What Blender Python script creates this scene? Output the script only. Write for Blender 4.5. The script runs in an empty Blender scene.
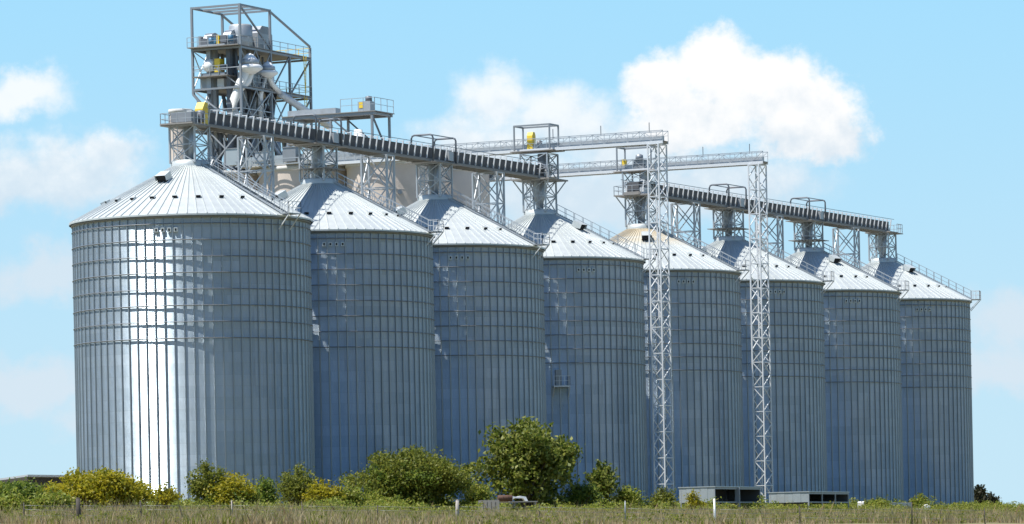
import bpy, math, random
import numpy as np
from mathutils import Vector, Matrix

rnd = random.Random(7)
sc = bpy.context.scene
COL = sc.collection
R_ = math.radians

# ------------------------------------------------------------------ camera
F_PX, W_PX, H_PX = 4427.4, 1024, 524
ROLL, HORIZON = 0.02056, 558.18
CAM_Z = -5.2                                   # eye level, the silo yard is z = 0
TH = 0.4563                                    # bearing of the silo row from the view axis
cam = bpy.data.cameras.new('camera')
camo = bpy.data.objects.new('camera', cam)
COL.objects.link(camo)
cam.sensor_fit = 'HORIZONTAL'
cam.sensor_width = 36.0
cam.lens = 36.0 * F_PX / W_PX
cam.shift_x = -(HORIZON - H_PX / 2) * math.sin(ROLL) / W_PX
cam.shift_y = (HORIZON - H_PX / 2) / W_PX
cam.clip_start = 1.0
cam.clip_end = 60000.0
camo.matrix_world = Matrix.Translation((0, 0, CAM_Z)) @ Matrix.Rotation(ROLL, 4, 'Y') @ Matrix.Rotation(R_(90), 4, 'X')
sc.camera = camo
sc.render.resolution_x, sc.render.resolution_y = W_PX, H_PX

# ------------------------------------------------------------------ light
SUN_TRAVEL, SUN_EL = R_(68), R_(63.5)            # bearing the light travels to, height of the sun
sun = bpy.data.lights.new('sun', 'SUN')
sun.energy = 5.0
sun.angle = R_(0.53)
sun.color = (1.0, 0.96, 0.9)
suno = bpy.data.objects.new('sun', sun)
COL.objects.link(suno)
sdir = Vector((math.sin(SUN_TRAVEL) * math.cos(SUN_EL), math.cos(SUN_TRAVEL) * math.cos(SUN_EL), -math.sin(SUN_EL)))
suno.rotation_euler = sdir.to_track_quat('-Z', 'Y').to_euler()
suno.location = (-200, -100, 400)

sc.view_settings.view_transform = 'Standard'
sc.view_settings.look = 'None'
sc.view_settings.exposure = 0.55
sc.view_settings.gamma = 1.0

world = bpy.data.worlds.new('World')
sc.world = world
world.use_nodes = True
wt = world.node_tree
for n in list(wt.nodes):
    wt.nodes.remove(n)


class NT:
    """small helper to wire node trees"""
    def __init__(self, t): self.t = t
    def n(self, typ, **kw):
        o = self.t.nodes.new(typ)
        for k, v in kw.items(): setattr(o, k, v)
        return o
    def put(self, sock, v):
        if hasattr(v, 'is_linked') or hasattr(v, 'links'): self.t.links.new(v, sock)
        elif v is not None: sock.default_value = v
    def m(self, op, a, b=None, c=None, clamp=False):
        o = self.n('ShaderNodeMath', operation=op, use_clamp=clamp)
        for i, v in enumerate((a, b, c)): self.put(o.inputs[i], v)
        return o.outputs[0]
    def v(self, op, a, b=None, s=None):
        o = self.n('ShaderNodeVectorMath', operation=op)
        self.put(o.inputs[0], a); self.put(o.inputs[1], b)
        if s is not None: self.put(o.inputs[3], s)
        return o.outputs['Value'] if op in ('LENGTH', 'DOT_PRODUCT', 'DISTANCE') else o.outputs[0]
    def xyz(self, a):
        o = self.n('ShaderNodeSeparateXYZ'); self.put(o.inputs[0], a); return o.outputs
    def comb(self, x, y, z):
        o = self.n('ShaderNodeCombineXYZ')
        for i, v in enumerate((x, y, z)): self.put(o.inputs[i], v)
        return o.outputs[0]
    def noise(self, vec, scale, detail=4, rough=0.55, dist=0.0):
        o = self.n('ShaderNodeTexNoise')
        self.put(o.inputs['Vector'], vec); o.inputs['Scale'].default_value = scale
        o.inputs['Detail'].default_value = detail; o.inputs['Roughness'].default_value = rough
        o.inputs['Distortion'].default_value = dist
        return o.outputs['Fac']
    def ramp(self, f, a, b, ca=(0, 0, 0, 1), cb=(1, 1, 1, 1)):
        o = self.n('ShaderNodeMapRange', interpolation_type='SMOOTHSTEP')
        self.put(o.inputs[0], f); o.inputs[1].default_value = a; o.inputs[2].default_value = b
        return o.outputs[0]
    def mix(self, f, a, b, typ='MIX'):
        o = self.n('ShaderNodeMix', data_type='RGBA', blend_type=typ)
        self.put(o.inputs[0], f); self.put(o.inputs[6], a); self.put(o.inputs[7], b)
        return o.outputs[2]


w = NT(wt)
sky = w.n('ShaderNodeTexSky', sky_type='NISHITA')
sky.sun_disc = False
sky.sun_elevation = SUN_EL
sky.sun_rotation = math.atan2(-sdir.x, -sdir.y)
sky.altitude = 0
sky.air_density = 1.0
sky.dust_density = 0.6
sky.ozone_density = 3.0
tc = w.n('ShaderNodeTexCoord')
D = tc.outputs['Generated']
dx, dy, dz = w.xyz(D)
hor = w.m('SQRT', w.m('ADD', w.m('MULTIPLY', dx, dx), w.m('MULTIPLY', dy, dy)))
azim = w.m('ARCTAN2', dx, dy)
elev = w.m('ARCTAN2', dz, hor)
ang = w.comb(w.m('MULTIPLY', azim, 44.27), w.m('MULTIPLY', elev, 44.27), 0.0)   # 1 unit = 1.3 degrees
wob = w.n('ShaderNodeTexNoise'); wob.inputs['Scale'].default_value = 1.6; wob.inputs['Detail'].default_value = 7
wob.inputs['Roughness'].default_value = 0.6
wt.links.new(ang, wob.inputs['Vector'])
wv = w.v('SCALE', w.v('SUBTRACT', wob.outputs['Color'], (0.5, 0.5, 0.5)), s=0.75)
angw = w.v('ADD', ang, wv)


def sky_pos(x, y):
    """bearing and height of a cloud seen at a place in the photograph"""
    ddx, ddy = x - 512, y - 262
    a = ddx * math.cos(ROLL) - ddy * math.sin(ROLL)
    b = ddx * math.sin(ROLL) + ddy * math.cos(ROLL) + 262
    return (math.atan(a / F_PX) * 44.27, math.atan((HORIZON - b) / F_PX) * 44.27)


def cloud_union(blobs):
    out = None
    for x, y, rx, ry in blobs:
        cx, cy = sky_pos(x, y)
        e = w.v('MULTIPLY', w.v('SUBTRACT', angw, (cx, cy, 0)), (100.0 / rx, 100.0 / ry, 0))
        s = w.m('SUBTRACT', 1.0, w.v('LENGTH', e))
        out = s if out is None else w.m('SMOOTH_MAX', out, s, 0.35)
    return out


big = cloud_union([(715, 62, 52, 42), (660, 92, 58, 40), (760, 92, 72, 52), (808, 112, 66, 48), (700, 120, 80, 45), (836, 138, 46, 34), (790, 140, 60, 36)])
soft = cloud_union([(498, 100, 52, 40), (560, 125, 70, 42), (630, 150, 100, 42), (600, 205, 90, 40), (20, 98, 62, 28), (70, 178, 95, 44), (115, 160, 40, 24),
                    (40, 275, 55, 34), (20, 385, 95, 34), (58, 390, 26, 24), (1010, 325, 60, 44), (1000, 370, 80, 30), (560, 300, 60, 20), (480, 150, 80, 40), (700, 190, 150, 40), (560, 200, 120, 46), (20, 180, 80, 40), (100, 420, 60, 26)])
f1 = w.noise(ang, 2.6, 8, 0.6)
f2 = w.noise(ang, 0.55, 6, 0.55)
fine = w.noise(ang, 7.0, 6, 0.6)
dens_big = w.ramp(w.m('ADD', w.m('ADD', big, w.m('MULTIPLY', w.m('SUBTRACT', f1, 0.5), 0.8)), w.m('MULTIPLY', w.m('SUBTRACT', fine, 0.5), 0.22)), -0.04, 0.46)
dens_soft = w.m('MULTIPLY', w.ramp(w.m('ADD', soft, w.m('MULTIPLY', w.m('SUBTRACT', f1, 0.5), 0.9)), -0.15, 0.65), 0.82)
# the rest of the sky carries scattered clouds of the same kind
away = w.ramp(w.v('LENGTH', w.v('SUBTRACT', ang, (0.0, 2.8, 0.0))), 5.5, 9.0)
dome = w.noise(D, 3.2, 8, 0.6)
dens_else = w.m('MULTIPLY', w.m('MULTIPLY', w.ramp(dome, 0.60, 0.74), 0.8), away)
dens = w.m('MAXIMUM', w.m('MAXIMUM', dens_big, dens_soft), dens_else)
# billows are lit from above: compare the density with the density a little higher up
up1 = w.noise(w.v('ADD', ang, (0.0, 0.22, 0.0)), 2.6, 8, 0.6)
lit = w.m('ADD', w.m('MULTIPLY', w.m('SUBTRACT', f1, up1), 1.2), w.m('MULTIPLY', w.m('SUBTRACT', w.xyz(ang)[1], 4.35), 0.8))
shade = w.ramp(lit, -0.75, 0.35)
ccol = w.mix(shade, (0.70, 0.80, 0.89, 1), (1.02, 1.02, 1.02, 1))
SKY_STRENGTH = 0.10
elow = w.ramp(elev, 0.0, R_(9))
low = w.mix(elow, (3.9, 5.5, 6.4, 1), (2.5, 5.0, 6.85, 1))      # humid air near the horizon, the same all round
skyc = w.mix(w.ramp(elev, R_(6), R_(22)), low, w.mix(1.0, sky.outputs['Color'], (0.60, 0.82, 1.02, 1), 'MULTIPLY'))
CLOUD = 6.9
cc = w.v('SCALE', ccol, s=CLOUD)
final = w.mix(dens, skyc, cc)
bg = w.n('ShaderNodeBackground')
wt.links.new(final, bg.inputs['Color'])
bg.inputs['Strength'].default_value = SKY_STRENGTH
wo = w.n('ShaderNodeOutputWorld')
wt.links.new(bg.outputs[0], wo.inputs['Surface'])

# ------------------------------------------------------------------ materials
MATS = {}


def new_mat(name):
    m = bpy.data.materials.new(name)
    m.use_nodes = True
    t = NT(m.node_tree)
    b = m.node_tree.nodes['Principled BSDF']
    MATS[name] = m
    return m, t, b


def simple(name, col, rough=0.6, metal=0.0, var=0.15, scale=1.5, dirt=None, dirt_amt=0.5):
    m, t, b = new_mat(name)
    c = t.n('ShaderNodeTexCoord').outputs['Object']
    f = t.noise(c, scale, 6, 0.6)
    lo = tuple(x * (1 - var) for x in col) + (1,)
    hi = tuple(min(1, x * (1 + var)) for x in col) + (1,)
    k = t.mix(f, lo, hi)
    if dirt:
        g = t.ramp(t.noise(c, scale * 0.6, 8, 0.65), 0.5, 0.72)
        k = t.mix(t.m('MULTIPLY', g, dirt_amt), k, tuple(dirt) + (1,))
    t.put(b.inputs['Base Color'], k)
    t.put(b.inputs['Roughness'], t.m('ADD', rough - 0.08, t.m('MULTIPLY', f, 0.16)))
    b.inputs['Metallic'].default_value = metal
    return m


def galvanized_wall():
    m, t, b = new_mat('galvanized_wall')
    c = t.n('ShaderNodeTexCoord').outputs['Object']
    x, y, z = t.xyz(c)
    a = t.m('ARCTAN2', y, x)
    # sheets: 26 round, 1.12 m high, every other course shifted by half
    row = t.m('FLOOR', t.m('DIVIDE', z, 1.12))
    colm = t.m('FLOOR', t.m('ADD', t.m('MULTIPLY', a, 26 / (2 * math.pi)), t.m('MULTIPLY', t.m('MODULO', row, 2.0), 0.5)))
    oi = t.n('ShaderNodeObjectInfo').outputs['Random']
    wn = t.n('ShaderNodeTexWhiteNoise', noise_dimensions='3D')
    t.put(wn.inputs['Vector'], t.comb(row, colm, t.m('MULTIPLY', oi, 50)))
    sheet = wn.outputs['Value']
    spangle = t.noise(t.v('MULTIPLY', c, (3.0, 3.0, 2.0)), 1.6, 6, 0.7)
    streak = t.noise(t.v('MULTIPLY', c, (1.3, 1.3, 0.06)), 1.0, 5, 0.6)
    f = t.m('ADD', t.m('ADD', t.m('MULTIPLY', sheet, 0.17), t.m('MULTIPLY', spangle, 0.22)), t.m('MULTIPLY', streak, 0.34))
    base = t.mix(t.m('MULTIPLY', f, t.m('ADD', 0.85, t.m('MULTIPLY', oi, 0.3))), (0.26, 0.345, 0.415, 1), (0.75, 0.84, 0.91, 1))
    stain = t.ramp(t.noise(t.v('MULTIPLY', c, (2.6, 2.6, 0.05)), 1.0, 3, 0.5), 0.56, 0.74)
    stain = t.m('MULTIPLY', stain, t.ramp(t.noise(t.v('MULTIPLY', c, (.3, .3, .2)), 1.0, 4, 0.6), 0.42, 0.62))
    base = t.mix(t.m('MULTIPLY', stain, 0.38), base, (0.21, 0.21, 0.20, 1))
    lap = t.m('LESS_THAN', t.m('FRACT', t.m('DIVIDE', z, 1.12)), 0.05)
    base = t.mix(t.m('MULTIPLY', lap, 0.18), base, (0.25, 0.27, 0.29, 1))
    t.put(b.inputs['Base Color'], base)
    b.inputs['Metallic'].default_value = 0.72
    t.put(b.inputs['Roughness'], t.m('ADD', 0.24, t.m('MULTIPLY', t.m('ADD', spangle, streak), 0.09)))
    # horizontal corrugation of the sheets, 104 mm pitch
    nrm = t.n('ShaderNodeNewGeometry').outputs['Normal']
    wig = t.m('ADD', t.m('MULTIPLY', t.m('SINE', t.m('MULTIPLY', z, 2 * math.pi / 0.104)), 0.82), t.m('MULTIPLY', t.m('SUBTRACT', spangle, 0.5), 0.10))
    dent = t.v('SCALE', t.v('SUBTRACT', t.n('ShaderNodeTexNoise').outputs['Color'], (0.5, 0.5, 0.5)), s=0.05)
    nn = t.v('NORMALIZE', t.v('ADD', t.v('ADD', nrm, t.comb(0.0, 0.0, wig)), dent))
    t.put(b.inputs['Normal'], nn)
    return m


def galvanized_roof(name, dusty=False):
    m, t, b = new_mat(name)
    c = t.n('ShaderNodeTexCoord').outputs['Object']
    oi = t.n('ShaderNodeObjectInfo').outputs['Random']
    f = t.noise(c, 0.9, 7, 0.65)
    x, y, z = t.xyz(c)
    rad = t.m('SQRT', t.m('ADD', t.m('MULTIPLY', x, x), t.m('MULTIPLY', y, y)))
    base = t.mix(t.m('ADD', t.m('MULTIPLY', f, 0.7), t.m('MULTIPLY', oi, 0.3)), (0.41, 0.44, 0.43, 1), (0.59, 0.62, 0.605, 1))
    if dusty:
        dd = t.m('SUBTRACT', 1.15, t.m('ADD', t.m('DIVIDE', rad, 6.0), t.m('MULTIPLY', t.m('SUBTRACT', f, 0.5), 1.2)))
        base = t.mix(t.ramp(dd, 0.0, 0.7), base, (0.50, 0.43, 0.31, 1))
    t.put(b.inputs['Base Color'], base)
    b.inputs['Metallic'].default_value = 0.30
    t.put(b.inputs['Roughness'], t.m('ADD', 0.38, t.m('MULTIPLY', f, 0.2)))
    return m


galvanized_wall()
galvanized_roof('galvanized_roof')
galvanized_roof('galvanized_roof_dusty', True)
simple('stiffener_steel', (0.25, 0.275, 0.295), 0.36, 0.60, 0.18, 0.8)  # darkened: the shade in the gaps beside the stiffeners is put into the colour
simple('ring_steel', (0.20, 0.215, 0.23), 0.5, 0.6, 0.15, 2)
simple('galvanized_steel', (0.41, 0.435, 0.455), 0.5, 0.5, 0.2, 1.2, (0.30, 0.30, 0.29), 0.4)
simple('white_steel', (0.62, 0.64, 0.65), 0.5, 0.1, 0.1, 1.0, (0.45, 0.43, 0.40), 0.35)
simple('grey_steel', (0.27, 0.29, 0.31), 0.5, 0.45, 0.2, 1.0, (0.20, 0.17, 0.15), 0.4)
simple('dark_steel', (0.14, 0.155, 0.175), 0.55, 0.3, 0.2, 1.0, (0.16, 0.12, 0.10), 0.4)
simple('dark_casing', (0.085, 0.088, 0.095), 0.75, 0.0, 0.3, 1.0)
simple('deck_steel', (0.26, 0.25, 0.235), 0.7, 0.2, 0.25, 0.8, (0.24, 0.17, 0.11), 0.5)
simple('yellow_paint', (0.78, 0.55, 0.05), 0.5, 0.0, 0.08, 2.0)
simple('white_paint', (0.80, 0.80, 0.78), 0.45, 0.0, 0.05, 2.0)
simple('blue_motor', (0.06, 0.16, 0.26), 0.45, 0.1, 0.1, 2.0)
simple('black_opening', (0.015, 0.015, 0.017), 0.9, 0.0, 0.2, 2.0)  # stands in for the shade inside vent and hatch hoods; also port glass
simple('rust', (0.10, 0.05, 0.03), 0.8, 0.1, 0.4, 3.0)
simple('concrete', (0.60, 0.52, 0.45), 0.85, 0.0, 0.10, 0.25, (0.40, 0.35, 0.30), 0.6)
simple('pale_concrete', (0.56, 0.56, 0.54), 0.85, 0.0, 0.15, 0.6, (0.36, 0.34, 0.31), 0.5)
simple('weathered_wood', (0.34, 0.31, 0.27), 0.85, 0.0, 0.3, 4.0)
simple('dark_wood', (0.07, 0.06, 0.05), 0.9, 0.0, 0.3, 4.0)
simple('bark', (0.10, 0.08, 0.06), 0.9, 0.0, 0.3, 5.0)
simple('sheet_metal', (0.40, 0.45, 0.47), 0.45, 0.35, 0.12, 0.7, (0.36, 0.36, 0.35), 0.4)
simple('white_plastic', (0.62, 0.62, 0.62), 0.6, 0.0, 0.12, 1.2, (0.5, 0.48, 0.45), 0.4)
simple('tin_roof', (0.55, 0.55, 0.55), 0.5, 0.3, 0.15, 1.0)


def leaf_mat(name, cols, trans=0.35):
    m, t, b = new_mat(name)
    rp = t.n('ShaderNodeNewGeometry').outputs['Random Per Island']
    r = t.n('ShaderNodeValToRGB')
    els = r.color_ramp.elements
    while len(els) < len(cols): els.new(0.5)
    for i, cc_ in enumerate(cols):
        els[i].position = i / (len(cols) - 1)
        els[i].color = tuple(cc_) + (1,)
    t.put(r.inputs[0], rp)
    t.put(b.inputs['Base Color'], r.outputs[0])
    b.inputs['Roughness'].default_value = 0.55
    b.inputs['Specular IOR Level'].default_value = 0.35
    tr = t.n('ShaderNodeBsdfTranslucent')
    t.put(tr.inputs['Color'], r.outputs[0])
    ms = t.n('ShaderNodeMixShader')
    ms.inputs[0].default_value = trans
    m.node_tree.links.new(b.outputs[0], ms.inputs[1])
    m.node_tree.links.new(tr.outputs[0], ms.inputs[2])
    m.node_tree.links.new(ms.outputs[0], m.node_tree.nodes['Material Output'].inputs[0])
    return m


leaf_mat('leaf_yellow', [(0.196, 0.207, 0.014), (0.345, 0.31, 0.017), (0.46, 0.38, 0.023), (0.253, 0.265, 0.023)], .5)
leaf_mat('leaf_green', [(0.081, 0.135, 0.024), (0.135, 0.203, 0.027), (0.189, 0.243, 0.034), (0.243, 0.27, 0.041)], .5)
leaf_mat('leaf_olive', [(0.108, 0.142, 0.02), (0.176, 0.196, 0.027), (0.257, 0.257, 0.041), (0.108, 0.149, 0.02)], .5)
leaf_mat('leaf_tree', [(0.075, 0.112, 0.015), (0.125, 0.169, 0.022), (0.213, 0.237, 0.037), (0.35, 0.362, 0.1)], .5)
leaf_mat('leaf_weed', [(0.143, 0.198, 0.022), (0.22, 0.275, 0.033), (0.297, 0.33, 0.055), (0.363, 0.33, 0.066)], .5)
leaf_mat('leaf_dark', [(0.025, 0.03, 0.012), (0.04, 0.045, 0.018), (0.06, 0.05, 0.03)])
leaf_mat('dry_grass', [(0.34, 0.25, 0.14), (0.46, 0.37, 0.21), (0.52, 0.43, 0.27), (0.26, 0.24, 0.09), (0.42, 0.29, 0.17)], 0.35)
leaf_mat('green_grass', [(0.17, 0.20, 0.03), (0.24, 0.27, 0.05), (0.31, 0.30, 0.08), (0.20, 0.22, 0.04)], 0.4)


def ground_mat():
    m, t, b = new_mat('meadow')
    c = t.n('ShaderNodeTexCoord').outputs['Object']
    f = t.noise(c, 0.05, 6, 0.6)
    g = t.noise(c, 1.7, 6, 0.7)
    k = t.mix(t.ramp(f, 0.42, 0.6), (0.17, 0.15, 0.06, 1), (0.28, 0.22, 0.12, 1))
    k = t.mix(t.m('MULTIPLY', g, 0.6), k, (0.10, 0.10, 0.03, 1))
    t.put(b.inputs['Base Color'], k)
    b.inputs['Roughness'].default_value = 0.95
    return m


ground_mat()


# ------------------------------------------------------------------ geometry helpers
def basis(d):
    d = Vector(d).normalized()
    up = Vector((0, 0, 1)) if abs(d.z) < 0.99 else Vector((1, 0, 0))
    x = d.cross(up).normalized()
    y = d.cross(x).normalized()
    return x, y, d


class MB:
    """collects geometry for one mesh"""
    def __init__(s): s.v = []; s.f = []; s.sm = []
    def add(s, vs, fs, smooth=False):
        o = len(s.v)
        s.v += [tuple(p) for p in vs]
        s.f += [tuple(i + o for i in f) for f in fs]
        s.sm += [smooth] * len(fs)
        return s
    def box(s, x0, x1, y0, y1, z0, z1):
        return s.add([(x0, y0, z0), (x1, y0, z0), (x1, y1, z0), (x0, y1, z0), (x0, y0, z1), (x1, y0, z1), (x1, y1, z1), (x0, y1, z1)],
                     [(0, 3, 2, 1), (4, 5, 6, 7), (0, 1, 5, 4), (1, 2, 6, 5), (2, 3, 7, 6), (3, 0, 4, 7)])
    def beam(s, p0, p1, w, h=None):
        h = h or w
        p0, p1 = Vector(p0), Vector(p1)
        x, y, d = basis(p1 - p0)
        vs = [p + x * (a * w / 2) + y * (b * h / 2) for p in (p0, p1) for a, b in ((-1, -1), (1, -1), (1, 1), (-1, 1))]
        return s.add(vs, [(0, 1, 2, 3), (7, 6, 5, 4), (0, 4, 5, 1), (1, 5, 6, 2), (2, 6, 7, 3), (3, 7, 4, 0)])
    def tube(s, pts, r, n=8, cap=True):
        pts = [Vector(p) for p in pts]
        rs = r if isinstance(r, (list, tuple)) else [r] * len(pts)
        vs = []
        for i, p in enumerate(pts):
            d = (pts[min(i + 1, len(pts) - 1)] - pts[max(i - 1, 0)])
            x, y, _ = basis(d)
            vs += [p + (x * math.cos(2 * math.pi * k / n) + y * math.sin(2 * math.pi * k / n)) * rs[i] for k in range(n)]
        fs = [(i * n + k, i * n + (k + 1) % n, (i + 1) * n + (k + 1) % n, (i + 1) * n + k) for i in range(len(pts) - 1) for k in range(n)]
        s.add(vs, fs, True)
        if cap:
            o = len(s.v) - len(vs)
            s.f += [tuple(o + k for k in reversed(range(n))), tuple(o + (len(pts) - 1) * n + k for k in range(n))]
            s.sm += [False, False]
        return s
    def lathe(s, prof, n=24, c=(0, 0), smooth=True):
        vs = [(c[0] + r * math.cos(2 * math.pi * k / n), c[1] + r * math.sin(2 * math.pi * k / n), z) for r, z in prof for k in range(n)]
        fs = [(i * n + k, i * n + (k + 1) % n, (i + 1) * n + (k + 1) % n, (i + 1) * n + k) for i in range(len(prof) - 1) for k in range(n)]
        return s.add(vs, fs, smooth)
    def prism(s, poly, y0, y1):
        """polygon in x-z extruded along y"""
        n = len(poly)
        vs = [(x, y0, z) for x, z in poly] + [(x, y1, z) for x, z in poly]
        return s.add(vs, [tuple(range(n)), tuple(reversed(range(n, 2 * n)))] + [(i, n + i, n + (i + 1) % n, (i + 1) % n) for i in range(n)])
    def mesh(s, name, mat):
        me = bpy.data.meshes.new(name)
        me.from_pydata(s.v, [], s.f)
        me.polygons.foreach_set('use_smooth', s.sm)
        me.materials.append(MATS[mat])
        me.update()
        return me
    def build(s, name, mat, parent=None, mtx=None):
        return obj(name, s.mesh(name, mat), parent, mtx)


def obj(name, me, parent=None, mtx=None):
    o = bpy.data.objects.new(name, me)
    COL.objects.link(o)
    if parent: o.parent = parent
    if mtx is not None: o.matrix_basis = mtx
    return o


def tag(o, label, cat, group=None):
    o['label'] = label
    o['category'] = cat
    if group: o['group'] = group
    return o


def thing(name, label, cat, loc, rz=0.0, group=None):
    o = bpy.data.objects.new(name, None)
    o.empty_display_size = 0.5
    COL.objects.link(o)
    o.location = loc
    o.rotation_euler = (0, 0, rz)
    return tag(o, label, cat, group)


# frame of the silo row: u along the row (to the right and away), v behind it
RU = Vector((math.sin(TH), math.cos(TH), 0))
RV = Vector((-math.cos(TH), math.sin(TH), 0))
S1 = Vector((-32.28, 446.61, 0))
ROT = math.pi / 2 - TH


def P(u, v, z=0.0):
    return S1 + RU * u + RV * v + Vector((0, 0, z))


_unit = {}


def member(parent, name, p0, p1, w, mat, h=None):
    """one straight steel member; members share one mesh per material"""
    if mat not in _unit:
        _unit[mat] = MB().box(-.5, .5, -.5, .5, 0, 1).mesh('member_' + mat, mat)
    p0, p1 = Vector(p0), Vector(p1)
    x, y, d = basis(p1 - p0)
    L = (p1 - p0).length
    h = h or w
    M = Matrix(((x.x * w, y.x * h, d.x * L, p0.x), (x.y * w, y.y * h, d.y * L, p0.y), (x.z * w, y.z * h, d.z * L, p0.z), (0, 0, 0, 1)))
    return obj(name, _unit[mat], parent, M)


def lattice(parent, a, b, z0, z1, nb, wl, wb, mat, style='X', cx=0.0, cy=0.0, horiz=True):
    """four legs at +-a, +-b with braced faces"""
    cs = [(cx - a, cy - b), (cx + a, cy - b), (cx + a, cy + b), (cx - a, cy + b)]
    for x, y in cs:
        member(parent, 'leg', (x, y, z0), (x, y, z1), wl, mat)
    hz = (z1 - z0) / nb
    for i in range(nb):
        za, zb = z0 + hz * i, z0 + hz * (i + 1)
        for k in range(4):
            (xa, ya), (xb, yb) = cs[k], cs[(k + 1) % 4]
            if horiz: member(parent, 'cross_bar', (xa, ya, zb), (xb, yb, zb), wb, mat)
            if style == 'X':
                member(parent, 'brace', (xa, ya, za), (xb, yb, zb), wb, mat)
                member(parent, 'brace', (xb, yb, za), (xa, ya, zb), wb, mat)
            elif style == 'Z':
                zm = (za + zb) / 2
                member(parent, 'brace', (xa, ya, za), (xb, yb, zm), wb, mat)
                member(parent, 'brace', (xb, yb, zm), (xa, ya, zb), wb, mat)
            elif style == 'N':
                if (i + k) % 2: xa, ya, xb, yb = xb, yb, xa, ya
                member(parent, 'brace', (xa, ya, za), (xb, yb, zb), wb, mat)


def rail_run(parent, name, p0, p1, h, n, mat, r=0.03, mid=True):
    """one guard rail: posts, top and middle bar, joined"""
    m = MB()
    p0, p1 = Vector(p0), Vector(p1)
    up = Vector((0, 0, h))
    for i in range(n + 1):
        q = p0.lerp(p1, i / n)
        m.beam(q, q + up, 2 * r)
    m.beam(p0 + up, p1 + up, 2 * r)
    if mid: m.beam(p0 + up * 0.5, p1 + up * 0.5, 2 * r * 0.8)
    return m.build(name, mat, parent)


# ------------------------------------------------------------------ ground
def smooth(x):
    x = max(0.0, min(1.0, x))
    return x * x * (3 - 2 * x)


def gz(x, y):
    wv_ = (x - S1.x) * math.cos(TH) - (y - S1.y) * math.sin(TH)
    z = -1.0 * smooth((wv_ - 16) / 26) - 0.031 * max(0.0, wv_ - 36)
    if z < -5.3:
        z = -5.3 - 1.5 * (1 - math.exp((z + 5.3) / 1.5))
    z += 0.08 * math.sin(x * 0.21 + y * 0.05) * math.cos(y * 0.083) * smooth((wv_ - 20) / 20)
    return z


def build_ground():
    xs = sorted(set([-30000, -12000, -5000, -2000, -900, -500, -300, -200] + list(range(-150, 151, 3)) + [200, 300, 500, 900, 2000, 5000, 12000, 30000]))
    ys = sorted(set([-3000, -800, -300, -150, -60] + list(range(0, 150, 10)) + list(range(150, 660, 4)) + [700, 760, 900, 1200, 2000, 4000, 9000, 20000, 40000]))
    vs = [(x, y, gz(x, y)) for y in ys for x in xs]
    nx = len(xs)
    fs = [(j * nx + i, j * nx + i + 1, (j + 1) * nx + i + 1, (j + 1) * nx + i) for j in range(len(ys) - 1) for i in range(nx - 1)]
    o = MB().add(vs, fs, True).build('ground', 'meadow')
    o['kind'] = 'structure'


build_ground()

# ------------------------------------------------------------------ grain silos
RS, EAVE, NST = 11.9, 29.29, 78
RO, RC, ZC = 12.28, 1.8, 34.95                 # roof edge radius, collar radius, collar height
SLOPE = (ZC - EAVE) / (RO - RC)


def roof_z(r): return EAVE + (RO - r) * SLOPE


def pol(r, a, z=0.0):
    """a = angle from the camera side of the silo, clockwise"""
    return Vector((r * math.sin(a), -r * math.cos(a), z))


ME = {}
ME['wall'] = MB().lathe([(RS, 0.0), (RS, 28.95)], 156).mesh('wall', 'galvanized_wall')
g = MB()
g.add([(-.085, RS - .03, 0.0), (-.06, RS + .09, 0.0), (.06, RS + .09, 0.0), (.085, RS - .03, 0.0),
       (-.085, RS - .03, 28.85), (-.06, RS + .09, 28.85), (.06, RS + .09, 28.85), (.085, RS - .03, 28.85)],
      [(0, 1, 5, 4), (1, 2, 6, 5), (2, 3, 7, 6), (4, 5, 6, 7), (3, 2, 1, 0)])
ME['stiffener'] = g.mesh('stiffener', 'stiffener_steel')


def ring_mesh(rad, t):
    m = MB()
    m.lathe([(rad, -t), (rad + t, 0), (rad, t), (rad - t, 0), (rad, -t)], 117)
    return m.mesh('wind_ring', 'ring_steel')


ME['ring'] = ring_mesh(RS + .115, .05)
ME['eave_band'] = MB().lathe([(RS + .02, 28.9), (RS + .16, 28.92), (RS + .2, 29.2), (RS + .02, 29.24)], 156).mesh('eave_band', 'ring_steel')


def panel_mesh(mat):
    h = math.pi / NST
    m = MB()
    def pt(r, a, dz=0.0): return (r * math.sin(a), -r * math.cos(a), roof_z(r) + dz)
    # sheet with a small lip over the eave
    lip = 0.16
    m.add([pt(RC, -h), pt(RO, -h), pt(RO, h), pt(RC, h), (RO * math.sin(-h), -RO * math.cos(h), EAVE - lip), (RO * math.sin(h), -RO * math.cos(h), EAVE - lip)],
          [(0, 1, 2, 3), (1, 4, 5, 2)])
    # raised rib on one edge
    def rp(r, off, dz):
        q = Vector((math.sin(h) * r, -math.cos(h) * r, roof_z(r) + dz)) + Vector((math.cos(h), math.sin(h), 0)) * off
        return tuple(q)
    w_, hh = .055, .10
    vs = [rp(RC, -w_, 0), rp(RC, -w_ * .5, hh), rp(RC, w_ * .5, hh), rp(RC, w_, 0), rp(RO, -w_, 0), rp(RO, -w_ * .5, hh), rp(RO, w_ * .5, hh), rp(RO, w_, 0)]
    m.add(vs, [(0, 4, 5, 1), (1, 5, 6, 2), (2, 6, 7, 3), (4, 7, 6, 5)])
    return m.mesh('roof_panel', mat)


ME['panel'] = panel_mesh('galvanized_roof')
ME['panel_dusty'] = panel_mesh('galvanized_roof_dusty')
ME['collar'] = MB().lathe([(RC + .12, ZC - .12), (RC + .12, ZC + .45), (RC - .1, ZC + .6), (0.02, ZC + .72)], 40).mesh('collar', 'galvanized_roof')
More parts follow.
